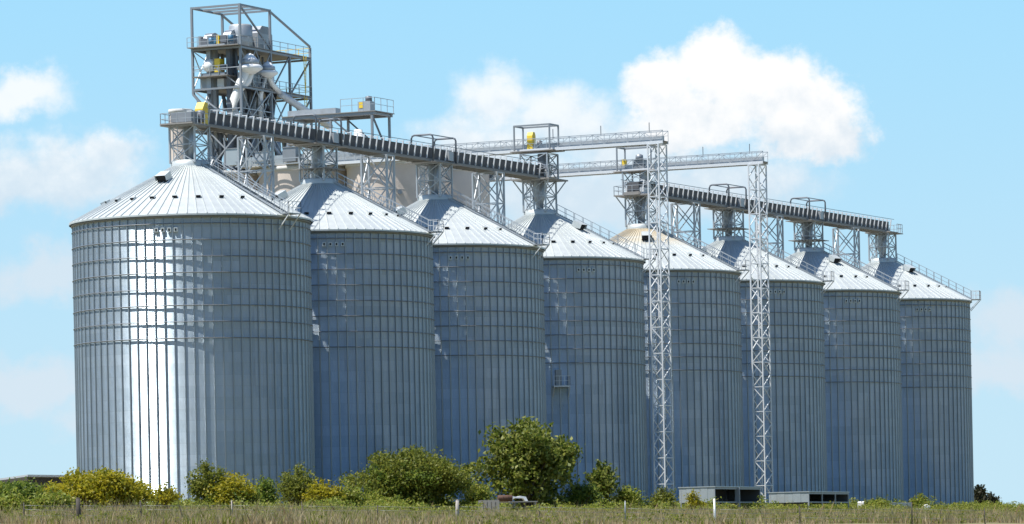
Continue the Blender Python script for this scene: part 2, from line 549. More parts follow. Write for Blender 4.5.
# gooseneck roof vent: a hood, open towards the eave; local y runs outward
m_ = MB()
m_.add([(-.26, -.30, -.05), (.26, -.30, -.05), (.26, -.30, .42), (-.26, -.30, .42), (-.30, .28, .05), (.30, .28, .05), (.30, .28, .46), (-.30, .28, .46)],
       [(0, 1, 2, 3), (3, 2, 6, 7), (0, 3, 7, 4), (1, 5, 6, 2)])
ME['vent'] = m_.mesh('roof_vent', 'galvanized_roof')
ME['vent_mouth_shade'] = MB().box(-.25, .25, -.28, .24, -.06, .38).mesh('mouth_shade', 'black_opening')  # solid black block, the shade inside the vent hood given as colour
m_ = MB()
m_.add([(-.55, -.6, -.1), (.55, -.6, -.1), (.55, -.6, .75), (-.55, -.6, .75), (-.62, .7, .25), (.62, .7, .25), (.62, .7, .8), (-.62, .7, .8)],
       [(0, 1, 2, 3), (3, 2, 6, 7), (0, 3, 7, 4), (1, 5, 6, 2)])
ME['hatch'] = m_.mesh('roof_hatch', 'galvanized_roof')
ME['hatch_mouth_shade'] = MB().box(-.52, .52, -.58, .5, -.12, .62).mesh('mouth_shade', 'black_opening')  # black fill coloured as the shade under the hatch hood
ME['port'] = MB().box(-.19, .19, -.03, .05, -.22, .22).mesh('inspection_port', 'galvanized_roof')
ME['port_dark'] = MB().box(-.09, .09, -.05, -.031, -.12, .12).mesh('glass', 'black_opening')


def surf_mtx(r, a, z, tilt=0.0):
    return Matrix.Translation(pol(r, a, z)) @ Matrix.Rotation(a + math.pi, 4, 'Z') @ Matrix.Rotation(-tilt, 4, 'X')


def roof_stair(s, a):
    rad = Vector((math.sin(a), -math.cos(a), 0))
    tan = Vector((math.cos(a), math.sin(a), 0))
    def q(r, off, dz): return rad * r + tan * off + Vector((0, 0, roof_z(r) + dz))
    for sd in (-.4, .4):
        member(s, 'stair_stringer', q(12.3, sd, .22), q(1.9, sd, .22), .07, 'galvanized_steel', .16)
    t = MB()
    for i in range(40):
        r = 12.1 - i * 10.0 / 39
        t.beam(q(r, -.38, .3), q(r, .38, .3), .22, .03)
    t.build('stair_treads', 'galvanized_steel', s)
    for sd in (-.42, .42):
        m = MB()
        for i in range(11):
            r = 12.2 - i * 1.02
            m.beam(q(r, sd, .25), q(r, sd, 1.35), .06)
        m.beam(q(12.3, sd, 1.35), q(1.9, sd, 1.35), .06)
        m.beam(q(12.3, sd, .8), q(1.9, sd, .8), .05)
        m.build('stair_handrail', 'galvanized_steel', s)
    # landing hung on the eave
    def e(r, off, z): return rad * r + tan * off + Vector((0, 0, z))
    m = MB()
    m.beam(e(12.25, 0, 29.42), e(13.5, 0, 29.42), 1.9, .08)
    land = m.build('eave_landing', 'galvanized_steel', s)
    for sd in (-.85, .85):
        member(s, 'landing_bracket', e(13.4, sd, 29.36), e(12.05, sd, 27.9), .09, 'white_steel')
    rail_run(s, 'landing_rail', e(13.45, -.95, 29.45), e(13.45, .95, 29.45), 1.15, 3, 'white_steel')
    rail_run(s, 'landing_rail', e(12.4, -.95, 29.45), e(13.45, -.95, 29.45), 1.15, 2, 'white_steel')
    rail_run(s, 'landing_rail', e(12.4, .95, 29.45), e(13.45, .95, 29.45), 1.15, 2, 'white_steel')


SILO_U = [0, 27, 54, 81, 109.64, 136.64, 163.64, 190.64]
RINGS = [17.08 + 1.61 * k for k in range(7)] + [28.35]
SILO_LABEL = [
    'nearest and widest silo, sunlit with a white glare stripe, farthest left',
    'second corrugated silo from the left, directly right of the sunlit one',
    'third corrugated silo from the left, behind the large olive bush',
    'fourth silo from the left, with a small wall ledge, behind the leafy tree',
    'fifth silo from the left, with tan dust round its roof collar',
    'sixth silo from the left, the one crossed by the right white lattice mast',
    'seventh silo from the left, second from the right end of the row',
    'farthest silo at the right end of the row, against the open sky']
STAIR = [54, 74, 66, 80, 71, 75, 70, 79]
HATCH = [(-27, 4.9), (-50, 5.0), (-50, 5.0), (56, 5.2), (5, 4.6), (-48, 5.0), (40, 4.6), (46, 4.4)]
PORTS = [-8, 9, 13, 25, 24, 27, 24, 22]
for i, u in enumerate(SILO_U):
    s = thing('grain_silo', SILO_LABEL[i], 'silo', P(u, 0), 0, 'corrugated steel silos in one row')
    obj('wall', ME['wall'], s)
    for k in range(NST):
        a = 2 * math.pi * (k + .3 * i) / NST
        obj('stiffener', ME['stiffener'], s, Matrix.Rotation(a, 4, 'Z'))
    for z in RINGS:
        obj('wind_ring', ME['ring'], s, Matrix.Translation((0, 0, z)))
    obj('eave_band', ME['eave_band'], s)
    for k in range(NST):
        obj('roof_panel', ME['panel_dusty' if i == 4 else 'panel'], s, Matrix.Rotation(2 * math.pi * k / NST, 4, 'Z'))
    obj('collar', ME['collar'], s)
    tilt = math.atan(SLOPE)
    for k in range(24):
        a = R_(-6.0 + 15 * k)
        v_ = obj('roof_vent', ME['vent'], s, surf_mtx(8.75, a, roof_z(8.75), tilt) @ Matrix.Diagonal((.8, .8, .62, 1)))
        obj('mouth_shade', ME['vent_mouth_shade'], v_)
    a, r = HATCH[i]
    h_ = obj('roof_hatch', ME['hatch'], s, surf_mtx(r, R_(a), roof_z(r), tilt))
    obj('mouth_shade', ME['hatch_mouth_shade'], h_)
    for k in range(4):
        a = R_(PORTS[i] - 4.5 + 3.1 * k)
        pm = Matrix.Translation(pol(RS + .1, a, 27.75)) @ Matrix.Rotation(a, 4, 'Z')
        po = obj('inspection_port', ME['port'], s, pm)
        obj('glass', ME['port_dark'], po)
    roof_stair(s, R_(STAIR[i]))
    if i == 3:
        a = R_(9)
        base = Matrix.Rotation(a, 4, 'Z')
        MB().box(-.95, .95, -RS - 1.1, -RS - .02, 14.3, 14.45).build('wall_ledge', 'white_steel', s, base)
        MB().box(-.6, .1, -RS - .35, -RS - .02, 14.46, 16.3).build('wall_door', 'grey_steel', s, base)
        for x in (-.9, .9):
            member(s, 'ledge_bracket', base @ Vector((x, -RS - 1.05, 14.28)), base @ Vector((x, -RS - .05, 13.2)), .1, 'white_steel')
        rail_run(s, 'ledge_rail', base @ Vector((.93, -RS - 1.07, 14.45)), base @ Vector((.93, -RS - .1, 14.45)), 1.1, 2, 'white_steel')
        rail_run(s, 'ledge_rail', base @ Vector((-.93, -RS - 1.07, 14.45)), base @ Vector((.93, -RS - 1.07, 14.45)), 1.1, 3, 'white_steel')

# ------------------------------------------------------------------ conveyors over the silos
ZB = 39.0
for sd in (-1, 1):
    m_ = MB()
    m_.add([(-.05, sd * 1.0, 0), (-.05, sd * 1.14, 0), (-.05, sd * 1.40, 1.45), (-.05, sd * .80, 1.45), (-.05, sd * .80, 1.36), (-.05, sd * 1.24, 1.34),
            (.05, sd * 1.0, 0), (.05, sd * 1.14, 0), (.05, sd * 1.40, 1.45), (.05, sd * .80, 1.45), (.05, sd * .80, 1.36), (.05, sd * 1.24, 1.34)],
           [(0, 1, 2, 5), (5, 2, 3, 4), (11, 8, 7, 6), (10, 9, 8, 11), (0, 6, 7, 1), (1, 7, 8, 2), (2, 8, 9, 3), (3, 9, 10, 4), (4, 10, 11, 5), (5, 11, 6, 0)])
    ME['hoop%d' % sd] = m_.mesh('hoop_frame', 'white_steel')


def portal(parent, x, h, mat='dark_steel', half=1.35):
    c = .35
    MB().tube([(x, -half, .1), (x, -half, h - c), (x, -half + c * .3, h - c * .3), (x, -half + c, h), (x, half - c, h), (x, half - c * .3, h - c * .3), (x, half, h - c), (x, half, .1)], .11, 8).build('portal_frame', mat, parent)


def conveyor(label, u0, u1, portals, motor_at):
    c = thing('grain_conveyor', label, 'conveyor', P(u0, 0, ZB), ROT, 'long conveyors running over the silo tops')
    L = u1 - u0
    for sd in (-1.05, 1.05):
        member(c, 'bottom_chord', (0, sd, .22), (L, sd, .22), .14, 'deck_steel', .24)
    MB().box(0, L, -1.0, 1.0, .30, .42).build('deck', 'deck_steel', c)
    x = 0.75
    n = int(L / 1.5)
    nb = MB()
    for k in range(n + 1):
        nb.box(k * L / n - .06, k * L / n + .06, -.96, .96, .05, .29)
    nb.build('cross_beams', 'deck_steel', c)
    MB().box(.3, L - .3, -.78, .78, .43, 1.6).build('belt_casing', 'dark_casing', c)
    MB().prism([(.3, 1.61), (L - .3, 1.61), (L - .3, 1.66), (.3, 1.66)], -.84, .84).build('casing_lid', 'grey_steel', c)
    for k in range(n):
        xx = (k + .5) * L / n
        for sd in (-1, 1):
            obj('hoop_frame', ME['hoop%d' % sd], c, Matrix.Translation((xx, 0, .42)))
    for sd in (-1.45, 1.45):
        member(c, 'handrail', (0, sd, 1.98), (L, sd, 1.98), .06, 'grey_steel')
    for x0 in portals:
        for q in (-2.8, 2.8):
            portal(c, x0 - u0 + q, 3.1)
        for sd in (-1.0, 1.0):
            member(c, 'portal_bar', (x0 - u0 - 2.8, sd, 3.1), (x0 - u0 + 2.8, sd, 3.1), .10, 'grey_steel')
        MB().box(x0 - u0 + 1.2, x0 - u0 + 2.3, -1.3, -.75, .45, 1.5).build('gearbox', 'galvanized_steel', c)
        MB().box(x0 - u0 - 3.4, x0 - u0 + 3.4, -1.9, 1.9, .02, .10).build('head_platform', 'deck_steel', c)
    x0 = motor_at - u0
    MB().box(x0 - 2.6, x0 + .4, -1.9, 1.9, .05, .2).build('end_platform', 'deck_steel', c)
    return c


c1 = conveyor('nearer conveyor running from the sunlit silo to the fourth silo, with rib frames', 1.2, 82.5, [27, 54], 0)
c2 = conveyor('farther conveyor running over the four right hand silos, with rib frames', 107.0, 191.5, [136.64, 163.64], 191.5)
# drive end above the first silo
MB().box(-2.8, -1.0, -1.2, 1.2, .35, 1.35).build('drive_box', 'grey_steel', c1)
MB().prism([(-.6, .2), (.5, .2), (.5, 2.5), (-.1, 2.5), (-.6, 1.8)], -1.25, -.35).build('drive_guard', 'yellow_paint', c1)
MB().lathe([(.02, .35), (.42, .35), (.42, 1.5), (.02, 1.6)], 16, (-1.15, -1.35)).build('drive_motor', 'dark_steel', c1)
MB().box(-3.6, .2, -2.0, 2.0, -.05, .08).build('drive_platform', 'deck_steel', c1)
rail_run(c1, 'platform_rail', (-3.55, -1.95, .08), (-.7, -1.95, .08), 1.15, 4, 'galvanized_steel')
rail_run(c1, 'platform_rail', (-3.55, -1.95, .08), (-3.55, 1.95, .08), 1.15, 4, 'galvanized_steel')
rail_run(c1, 'platform_rail', (-3.55, 1.95, .08), (.1, 1.95, .08), 1.15, 4, 'galvanized_steel')
rail_run(c2, 'platform_rail', (84.6, -1.85, .2), (86.6, -1.85, .2), 1.15, 3, 'galvanized_steel')
rail_run(c2, 'platform_rail', (86.6, -1.85, .2), (86.6, 1.85, .2), 1.15, 3, 'galvanized_steel')
MB().box(84.5, 86.8, -1.9, 1.9, .02, .14).build('end_platform', 'deck_steel', c2)

HEAD_LABEL = ['short lattice stand on the collar of the sunlit silo, under the yellow drive',
              'short lattice stand on the collar of the second silo', 'short lattice stand on the collar of the third silo',
              'tall lattice stand on the fourth silo, carrying conveyor end and bridge', 'tall lattice stand on the dusty fifth silo roof',
              'short lattice stand on the collar of the sixth silo', 'short lattice stand on the collar of the seventh silo',
              'short lattice stand on the collar of the farthest right silo']
for i, u in enumerate(SILO_U):
    t = thing('support_stand', HEAD_LABEL[i], 'stand', P(u, 0, ZC + .3), ROT, 'lattice stands on the silo collars')
    top = ZB - ZC - .3 - .02
    mat = 'galvanized_steel'
    lattice(t, 1.45, 1.45, 0, top, 2, .17, .09, mat)
    MB().lathe([(.4, .1), (.4, 1.0), (.62, 1.6), (.62, top)], 18, (.3, .2)).build('drop_chute', 'galvanized_steel' if i % 2 else 'grey_steel', t)
    MB().tube([(-.6, -.7, top), (-.7, -.6, 1.8), (-.3, -.3, .2)], .26, 10).build('side_chute', 'galvanized_steel', t)
    MB().box(-2.1, 2.1, -2.1, 2.1, 1.25, 1.33).build('stand_platform', 'deck_steel', t) if i in (1, 5, 6) else None
    # access ladder with a guard on the left side
    lm = MB()
    for sd in (-.25, .25):
        lm.beam((-1.75, sd + .6, 0.2), (-1.75, sd + .6, top), .06)
    for k in range(11):
        lm.beam((-1.75, .35, .4 + k * .32), (-1.75, .85, .4 + k * .32), .04)
    lm.build('ladder', 'galvanized_steel', t)
    if i in (3, 4):
        top2 = 42.1 - ZC - .3
        lattice(t, 1.45, 1.75, top + .02, top2, 2, .17, .09, mat)
        for sx in (-1, 1):
            for sy in (-1, 1):
                member(t, 'knee_brace', (sx * 1.45, sy * 1.45, top - 1.6), (sx * 2.4, sy * 2.3, top), .12, mat)
        MB().box(-2.6, 2.6, -2.5, 2.5, top - .02, top + .14).build('stand_platform', 'deck_steel', t)
        MB().lathe([(.5, top + .2), (.7, top + 1.0), (.7, top2)], 16, (0, -.6)).build('transfer_chute', 'dark_steel' if i == 3 else 'galvanized_steel', t)
        rail_run(t, 'platform_rail', (-2.55, -2.45, top + .14), (-2.55, 2.45, top + .14), 1.1, 4, 'galvanized_steel')
        rail_run(t, 'platform_rail', (-2.55, 2.45, top + .14), (2.55, 2.45, top + .14), 1.1, 4, 'galvanized_steel')
        if i == 4:
            MB().box(-2.2, -.2, -1.4, 1.0, top + .15, top + .95).build('gearbox', 'white_steel', t)

MID = [13.5, 40.5, 67.5, 123.1, 150.1, 177.1]
MIDL = ['between first and second', 'between second and third', 'between third and fourth', 'between fifth and sixth', 'between sixth and seventh', 'between seventh and eighth']
for k, u in enumerate(MID):
    t = thing('conveyor_trestle', 'tall lattice trestle under the conveyor, %s silo' % MIDL[k], 'trestle', P(u, 0, 0), ROT, 'lattice trestles between the silos')
    lattice(t, .85, 1.55, 0, ZB - .02, 11, .20, .11, 'galvanized_steel')
    MB().box(-1.0, 1.0, -1.7, 1.7, 0.0, .12).build('footing', 'pale_concrete', t)


# ------------------------------------------------------------------ bridges and masts
def bridge(label, u, v0, v1, z, wy=.75):
    b = thing('walkway_bridge', label, 'bridge', P(u, v0, z), ROT, 'bridges crossing above the silo row')
    L = v1 - v0
    for sd in (-wy, wy):
        member(b, 'floor_beam', (sd, 0, .2), (sd, L, .2), .16, 'white_steel', .34)
        n = int(L / 1.45)
        for k in range(n + 1):
            member(b, 'truss_post', (sd, k * L / n, .36), (sd, k * L / n, 1.55), .05, 'galvanized_steel')
            if k < n:
                a, c = (.38, 1.55) if k % 2 else (1.55, .38)
                member(b, 'truss_diagonal', (sd, k * L / n, a), (sd, (k + 1) * L / n, c), .045, 'galvanized_steel')
        member(b, 'top_chord', (sd, 0, 1.55), (sd, L, 1.55), .08, 'galvanized_steel')
        member(b, 'guard_bar', (sd, 0, 1.0), (sd, L, 1.0), .045, 'galvanized_steel')
    MB().box(-wy + .08, wy - .08, 0, L, .30, .36).build('walkway_deck', 'deck_steel', b)
    MB().box(-.33, .33, .3, L - .3, .37, .95).build('belt_casing', 'galvanized_steel', b)
    return b


b1 = bridge('left bridge with lattice rails, from above the fourth silo to the left mast', 81, -16.3, 30, 42.35)
b2 = bridge('right bridge with lattice rails, from above the dusty silo to the right mast', 109.64, -16.7, 21, 42.0)
for b, o in ((b1, 16.3), (b2, 16.7)):
    # service frame over the silo centre
    for x in (-1.2, 1.2):
        for y in (o - 2.0, o + 2.6):
            member(b, 'frame_post', (x, y, .2), (x, y, 3.1), .16, 'grey_steel')
        member(b, 'frame_bar', (x, o - 2.0, 3.1), (x, o + 2.6, 3.1), .18, 'grey_steel')
    for y in (o - 2.0, o + 2.6):
        member(b, 'frame_bar', (-1.2, y, 3.1), (1.2, y, 3.1), .18, 'grey_steel')
    MB().box(-1.6, 1.6, o - 2.6, o + 3.0, .02, .12).build('service_floor', 'deck_steel', b)
    for k in range(3):
        member(b, 'lamp_post', (.8, 2.4 + k * 6.2, 1.5), (.8, 2.4 + k * 6.2, 2.7), .07, 'dark_steel')
# drive units standing on the service floors
mg = MB().prism([(-.45, .37), (.45, .37), (.45, 2.0), (.25, 2.4), (-.25, 2.4), (-.45, 2.0)], 16.9, 17.6).build('drive_guard', 'yellow_paint', b1)
MB().lathe([(.02, .5), (.34, .5), (.34, 1.3), (.02, 1.4)], 14, (0, 16.2)).build('drive_motor', 'dark_steel', b1)
MB().box(-.5, .5, 16.0, 17.4, .37, 1.5).build('drive_box', 'grey_steel', b2)
MB().lathe([(.02, 1.5), (.5, 1.5), (.45, 2.1), (.02, 2.3)], 16, (0, 16.8)).build('drive_hood', 'grey_steel', b2)
MB().box(-.2, .2, 18.6, 19.1, .4, 1.7).build('control_box', 'yellow_paint', b2)

for u, v, zt, side in ((81, -15.2, 42.33, 'left'), (109.64, -15.6, 41.98, 'right')):
    gz0 = gz(P(u, v).x, P(u, v).y)
    t = thing('lattice_mast', '%s of the two white lattice masts standing in front of the silos' % side, 'mast', P(u, v, gz0), ROT, 'white lattice masts in front of the silos')
    lattice(t, 1.15, .68, 0, zt - gz0, 14, .15, .09, 'white_steel', 'Z')
    MB().box(-1.5, 1.5, -1.0, 1.0, -.3, .25).build('footing', 'pale_concrete', t)

# ------------------------------------------------------------------ elevator tower
TK, TB = 1.085, 40.05                          # model units to metres, height of the tower feet in model units
TO = (P(53.0, 24.0) * TK).xy.to_3d() + Vector((0, 0, .44))


def TP(x, y, z=0.0): return TO + (RU * x + RV * y + Vector((0, 0, z))) * TK


def tower_thing(name, label, cat, x, y, z, group=None):
    o = thing(name, label, cat, TP(x, y, z), ROT, group)
    o.scale = (TK, TK, TK)
    return o


tw = tower_thing('elevator_tower', 'tall open steel tower with decks rising behind the left silos', 'tower', 0, 0, 0)
ZT = 58.7
for x, y, z0, z1 in ((0, 0, TB, ZT), (7, 0, TB, ZT), (7, 6.3, TB, ZT), (0, 4.4, TB, 47.2), (0, 6.3, 48.7, ZT), (16.5, 0, TB, 55.2), (16.5, 6.3, TB, 55.2), (11.5, 0, TB, 54), (11.5, 6.3, TB, 54), (3.5, 0, TB, 44.4), (3.5, 6.3, TB, 44.4)):
    member(tw, 'column', (x, y, z0), (x, y, z1), .25, 'grey_steel')
member(tw, 'knee_brace', (0, 6.3, 48.7), (0, 4.4, 46.6), .26, 'grey_steel')
for a, b in (((0, 0), (0, 6.3)), ((0, 0), (7, 0)), ((7, 0), (7, 6.3)), ((0, 6.3), (7, 6.3)), ((2.4, 0), (2.4, 6.3)), ((4.7, 0), (4.7, 6.3))):
    member(tw, 'top_beam', (a[0], a[1], ZT - .12), (b[0], b[1], ZT - .12), .22, 'grey_steel')
for y in (0, 6.3):
    member(tw, 'sloping_beam', (7, y, ZT - .2), (16.5, y, 55.3), .2, 'grey_steel')
    member(tw, 'sloping_beam', (.2, y, ZT - .3), (7, y, 54.2), .18, 'grey_steel') if y == 0 else None
    member(tw, 'edge_beam', (0, y, 53.75), (16.5, y, 53.75), .24, 'grey_steel')
    member(tw, 'edge_beam', (0, y, 49.2), (16.5, y, 49.2), .22, 'grey_steel')
    member(tw, 'edge_beam', (0, y, 44.4), (16.5, y, 44.4), .22, 'grey_steel')
    member(tw, 'brace', (11.5, y, 49.2), (16.5, y, 53.7), .16, 'grey_steel')
    member(tw, 'brace', (16.5, y, 49.2), (11.5, y, 44.4), .16, 'grey_steel')
    member(tw, 'brace', (16.5, y, 55.2), (19.5, y, 50.5), .3, 'dark_steel') if y else None
for z in (53.75, 49.2, 44.4):
    member(tw, 'edge_beam', (0, 0, z), (0, 6.3, z), .22, 'grey_steel')
    member(tw, 'edge_beam', (16.5, 0, z), (16.5, 6.3, z), .22, 'grey_steel')
MB().box(-.9, 16.4, -.2, 6.5, 53.92, 54.02).build('upper_deck', 'deck_steel', tw)
MB().box(2.5, 16.4, -.2, 6.5, 49.36, 49.46).build('middle_deck', 'deck_steel', tw)
MB().box(-.3, 3.5, 1.6, 6.2, 50.6, 50.7).build('side_deck', 'deck_steel', tw)
MB().box(-.3, 16.4, -.2, 6.5, 44.56, 44.66).build('lower_deck', 'deck_steel', tw)
for z, x1 in ((54.02, 16.4), (49.46, 16.4), (44.66, 16.4)):
    rail_run(tw, 'deck_rail', (-.3 if z != 49.46 else 2.5, -.2, z), (x1, -.2, z), 1.1, 9, 'galvanized_steel')
    rail_run(tw, 'deck_rail', (x1, -.2, z), (x1, 6.5, z), 1.1, 4, 'galvanized_steel' if z < 45 else 'yellow_paint')
rail_run(tw, 'deck_rail', (-.85, -.2, 54.02), (-.85, 6.5, 54.02), 1.1, 5, 'galvanized_steel')
rail_run(tw, 'deck_rail', (-.3, 1.6, 50.7), (-.3, 6.2, 50.7), 1.1, 4, 'galvanized_steel')
rail_run(tw, 'deck_rail', (-.3, 0, 44.66), (-.3, 6.4, 44.66), 1.1, 5, 'galvanized_steel')
for y in (0, 4.4):
    for xa, xb in ((0, 3.5), (3.5, 7), (7, 11.5), (11.5, 16.5)):
        member(tw, 'brace', (xa, y, TB), (xb, y, 44.4), .14, 'galvanized_steel')
        member(tw, 'brace', (xb, y, TB), (xa, y, 44.4), .14, 'galvanized_steel')
    for xa, xb in ((0, 7), (7, 11.5)):
        member(tw, 'brace', (xa, y, 44.4), (xb, y, 49.2), .14, 'galvanized_steel')
member(tw, 'brace', (0, 0, TB), (0, 4.4, 44.4), .14, 'galvanized_steel')
member(tw, 'brace', (0, 4.4, TB), (0, 0, 44.4), .14, 'galvanized_steel')
member(tw, 'brace', (7, 0, 49.2), (11.5, 0, 53.7), .14, 'grey_steel')
for xa, xb, za, zb in ((0, 3.5, 44.4, 49.2), (3.5, 7, 44.4, 49.2), (0, 3.5, 49.2, 53.7), (3.5, 7, 49.2, 53.7), (11.5, 16.5, 44.4, 49.2), (7, 11.5, 44.4, 49.2)):
    for y in (0, 6.3):
        member(tw, 'brace', (xa, y, za), (xb, y, zb), .09, 'galvanized_steel')
        member(tw, 'brace', (xb, y, za), (xa, y, zb), .09, 'galvanized_steel')
for z_ in (46.8, 51.5, 56.2):
    member(tw, 'cross_bar', (0, 0, z_), (7, 0, z_), .1, 'galvanized_steel') if z_ < 56 else None
    member(tw, 'cross_bar', (0, 0, z_), (0, 6.3, z_), .1, 'galvanized_steel') if z_ < 56 else None
member(tw, 'brace', (0, 0, 44.4), (0, 6.3, 49.2), .14, 'galvanized_steel')
member(tw, 'brace', (0, 0, 49.2), (0, 6.3, 53.7), .10, 'grey_steel')
# yellow caged ladder at the far end
lm = MB()
for z0 in (44.7, 49.5):
    for sd in (-.3, .3):
        lm.beam((14.6, -.35, z0), (14.6 + sd, -.35, z0 + 4.6), .06)
    for k in range(12):
        lm.beam((14.3, -.35, z0 + .3 + k * .36), (14.9, -.35, z0 + .3 + k * .36), .04)
lm.build('caged_ladder', 'yellow_paint', tw)


def bucket_elevator(label, x, y, z1, mat):
    e = tower_thing('bucket_elevator', label, 'elevator', x, y, TB, 'bucket elevators inside the steel tower')
    z1 -= TB
    for sx in (-.62, .62):
        MB().box(sx - .27, sx + .27, -.27, .27, .6, z1).build('leg_casing', mat, e)
    MB().box(-1.2, 1.2, -.5, .5, 0, .6).build('boot', mat, e)
    prof = [(1.2 * math.cos(math.pi * k / 10), z1 + .5 + 1.2 * math.sin(math.pi * k / 10)) for k in range(11)]
    MB().prism([(1.2, z1 - .1)] + prof + [(-1.2, z1 - .1)], -.5, .5).build('head_hood', 'galvanized_steel', e)
    MB().box(-1.7, -1.22, -.3, .5, z1 + .1, z1 + .9).build('gearbox', 'dark_steel', e)
    MB().lathe([(.02, z1 + .2), (.3, z1 + .2), (.3, z1 + .95), (.02, z1 + 1.0)], 12, (-1.45, -.75)).build('motor', 'blue_motor', e)


bucket_elevator('leftmost bucket elevator in the steel tower, dark casing', 1.7, 2.1, 54.3, 'dark_steel')
bucket_elevator('rear left bucket elevator in the steel tower', 1.7, 4.7, 54.1, 'galvanized_steel')
bucket_elevator('bucket elevator in the middle of the steel tower, with the tallest hood', 5.0, 2.2, 55.0, 'galvanized_steel')
bucket_elevator('bucket elevator at the right of the steel tower, near the yellow ladder', 9.2, 3.4, 54.6, 'galvanized_steel')

# big round drum casing on the top deck
e = tower_thing('dust_drum', 'large pale drum casing standing on the top tower deck', 'drum', 2.9, 1.55, 54.03)
MB().lathe([(.02, .0), (1.3, .0), (1.35, .1), (1.35, 2.4), (1.2, 2.6), (.02, 2.7)], 28).build('drum', 'galvanized_steel', e)
MB().lathe([(1.36, 1.1), (1.4, 1.15), (1.4, 1.25), (1.36, 1.3)], 28).build('drum_band', 'grey_steel', e)
e = tower_thing('drive_unit', 'row of dark motors on skids at the left of the top deck', 'motor', .6, 3.6, 54.03)
MB().box(-.7, .7, -1.6, 1.9, 0, .25).build('skid', 'galvanized_steel', e)
for k in range(3):
    MB().tube([(-.4, -1.2 + k * 1.2, .7), (.5, -1.2 + k * 1.2, .7)], .36, 12).build('motor', 'blue_motor' if k == 1 else 'dark_steel', e)
    MB().box(-.5, .5, -.75 + k * 1.2, -.45 + k * 1.2, .25, 1.3).build('belt_guard', 'grey_steel' if k else 'yellow_paint', e)
# fan on the small side deck
e = tower_thing('aspiration_fan', 'white round fan housing with yellow guard on the small tower deck', 'fan', .6, 3.0, 50.71)
MB().tube([(-.2, .6, 1.15), (-.2, 1.0, 1.15), (-.2, 1.5, 1.15), (-.2, 1.9, 1.15)], [.55, .8, .8, .5], 20).build('housing', 'white_paint', e)
MB().box(-.6, .5, -.25, .45, .3, 1.9).build('guard', 'yellow_paint', e)
MB().tube([(-.25, -.9, .9), (-.25, .0, .9)], .35, 12).build('motor', 'dark_steel', e)
MB().box(-.8, .8, -1.0, 2.0, 0, .3).build('skid', 'grey_steel', e)


def distributor(label, du, dv, z, sc_, spouts):
    e = tower_thing('grain_distributor', label, 'distributor', du, dv, z, 'white distributors in the steel tower')
    k = sc_
    MB().lathe([(.03, 1.45 * k), (.35 * k, 1.3 * k), (.75 * k, .85 * k)], 24).build('hat', 'white_paint', e)
    MB().lathe([(.80 * k, .84 * k), (.88 * k, .78 * k), (.92 * k, .35 * k), (.85 * k, .3 * k)], 24).build('drum', 'galvanized_steel', e)
    MB().lathe([(1.0 * k, .30 * k), (1.22 * k, .12 * k), (1.22 * k, -.1 * k), (.5 * k, -.55 * k), (.02, -.55 * k)], 24).build('skirt', 'white_paint', e)
    for pts, r in spouts:
        MB().tube(pts, r, 12).build('spout', 'white_paint', e)


distributor('larger white distributor hat with a long bent white spout', 1.4, -.4, 51.4, 1.2,
            [([(-.3, .3, -.3), (-.6, .9, -1.6), (-1.1, 1.5, -3.6), (-1.0, 1.5, -5.2), (-.4, 1.2, -6.9)], .52),
             ([(.5, .1, -.4), (.2, .3, -1.4), (-.5, 1.0, -2.4), (-.9, 1.3, -3.2)], .36)])
distributor('smaller white distributor hat at the right of the bent spout', 5.6, -.4, 51.2, .95,
            [([(.2, 0, -.3), (1.0, 0, -1.2), (3.2, .2, -2.0)], .3), ([(-.2, .2, -.3), (-.4, .8, -2.5), (-.4, .8, -6)], .3)])
# spouts of the tower itself
MB().tube([(8.6, -.3, 49.1), (20.5, -.3, 46.2)], .42, 12).build('long_spout', 'white_steel', tw)
for x, y, r in ((3.6, 1.0, .38), (6.2, 1.6, .45), (8.0, 1.0, .40), (4.6, 3.2, .42), (9.8, 1.2, .36)):
    MB().tube([(x, y, 49.3), (x + rnd.uniform(-.8, .8), y, 46.8), (x + rnd.uniform(-1.5, 1.5), y + .4, 43), (x, y, 36)], r, 10).build('spout', rnd.choice(['galvanized_steel', 'grey_steel', 'dark_steel']), tw)
for x, y in ((1.2, 3.6), (2.2, .8), (4.3, 1.2), (6.4, .6), (9.5, .8), (12.6, 1.2), (14.4, 2.4)):
    MB().tube([(x, y, TB), (x + .3, y, 42), (x, y, 44.3)], rnd.uniform(.3, .5), 12).build('down_pipe', rnd.choice(['galvanized_steel', 'white_steel', 'grey_steel']), tw)
MB().lathe([(.05, TB + .3), (1.1, 42.3), (1.1, 44.2), (.05, 44.3)], 20, (8.5, 2.6)).build('hopper', 'galvanized_steel', tw)
MB().lathe([(.05, TB + .1), (1.5, 41.6), (1.5, 43.4), (.05, 43.5)], 20, (4.0, 2.8)).build('hopper', 'dark_steel', tw)
# small pipework, ducts and cabinets crowding the decks
pr = random.Random(5)
for k in range(46):
    x, y = pr.uniform(.6, 12), pr.uniform(.5, 5.8)
    z0 = pr.choice([44.7, 44.7, 49.5, 49.5, TB + .1])
    mat = pr.choice(['galvanized_steel', 'galvanized_steel', 'grey_steel', 'dark_steel', 'white_steel'])
    if k % 3 == 0:
        a, b, c = pr.uniform(.3, .8), pr.uniform(.3, .7), pr.uniform(.8, 1.9)
        MB().box(x - a, x + a, y - b, y + b, z0, z0 + c).build('deck_box', mat, tw)
    else:
        dx_, dy_ = pr.uniform(-2, 2), pr.uniform(-1, 1)
        MB().tube([(x, y, z0 + 4.0), (x + dx_ * .2, y, z0 + 2.8), (x + dx_ * .8, y + dy_, z0 + 1.2), (x + dx_, y + dy_, z0)], pr.uniform(.10, .24), 8).build('pipe', mat, tw)
MB().box(5.2, 8.6, .6, 3.2, 54.03, 55.9).build('filter_housing', 'galvanized_steel', tw)
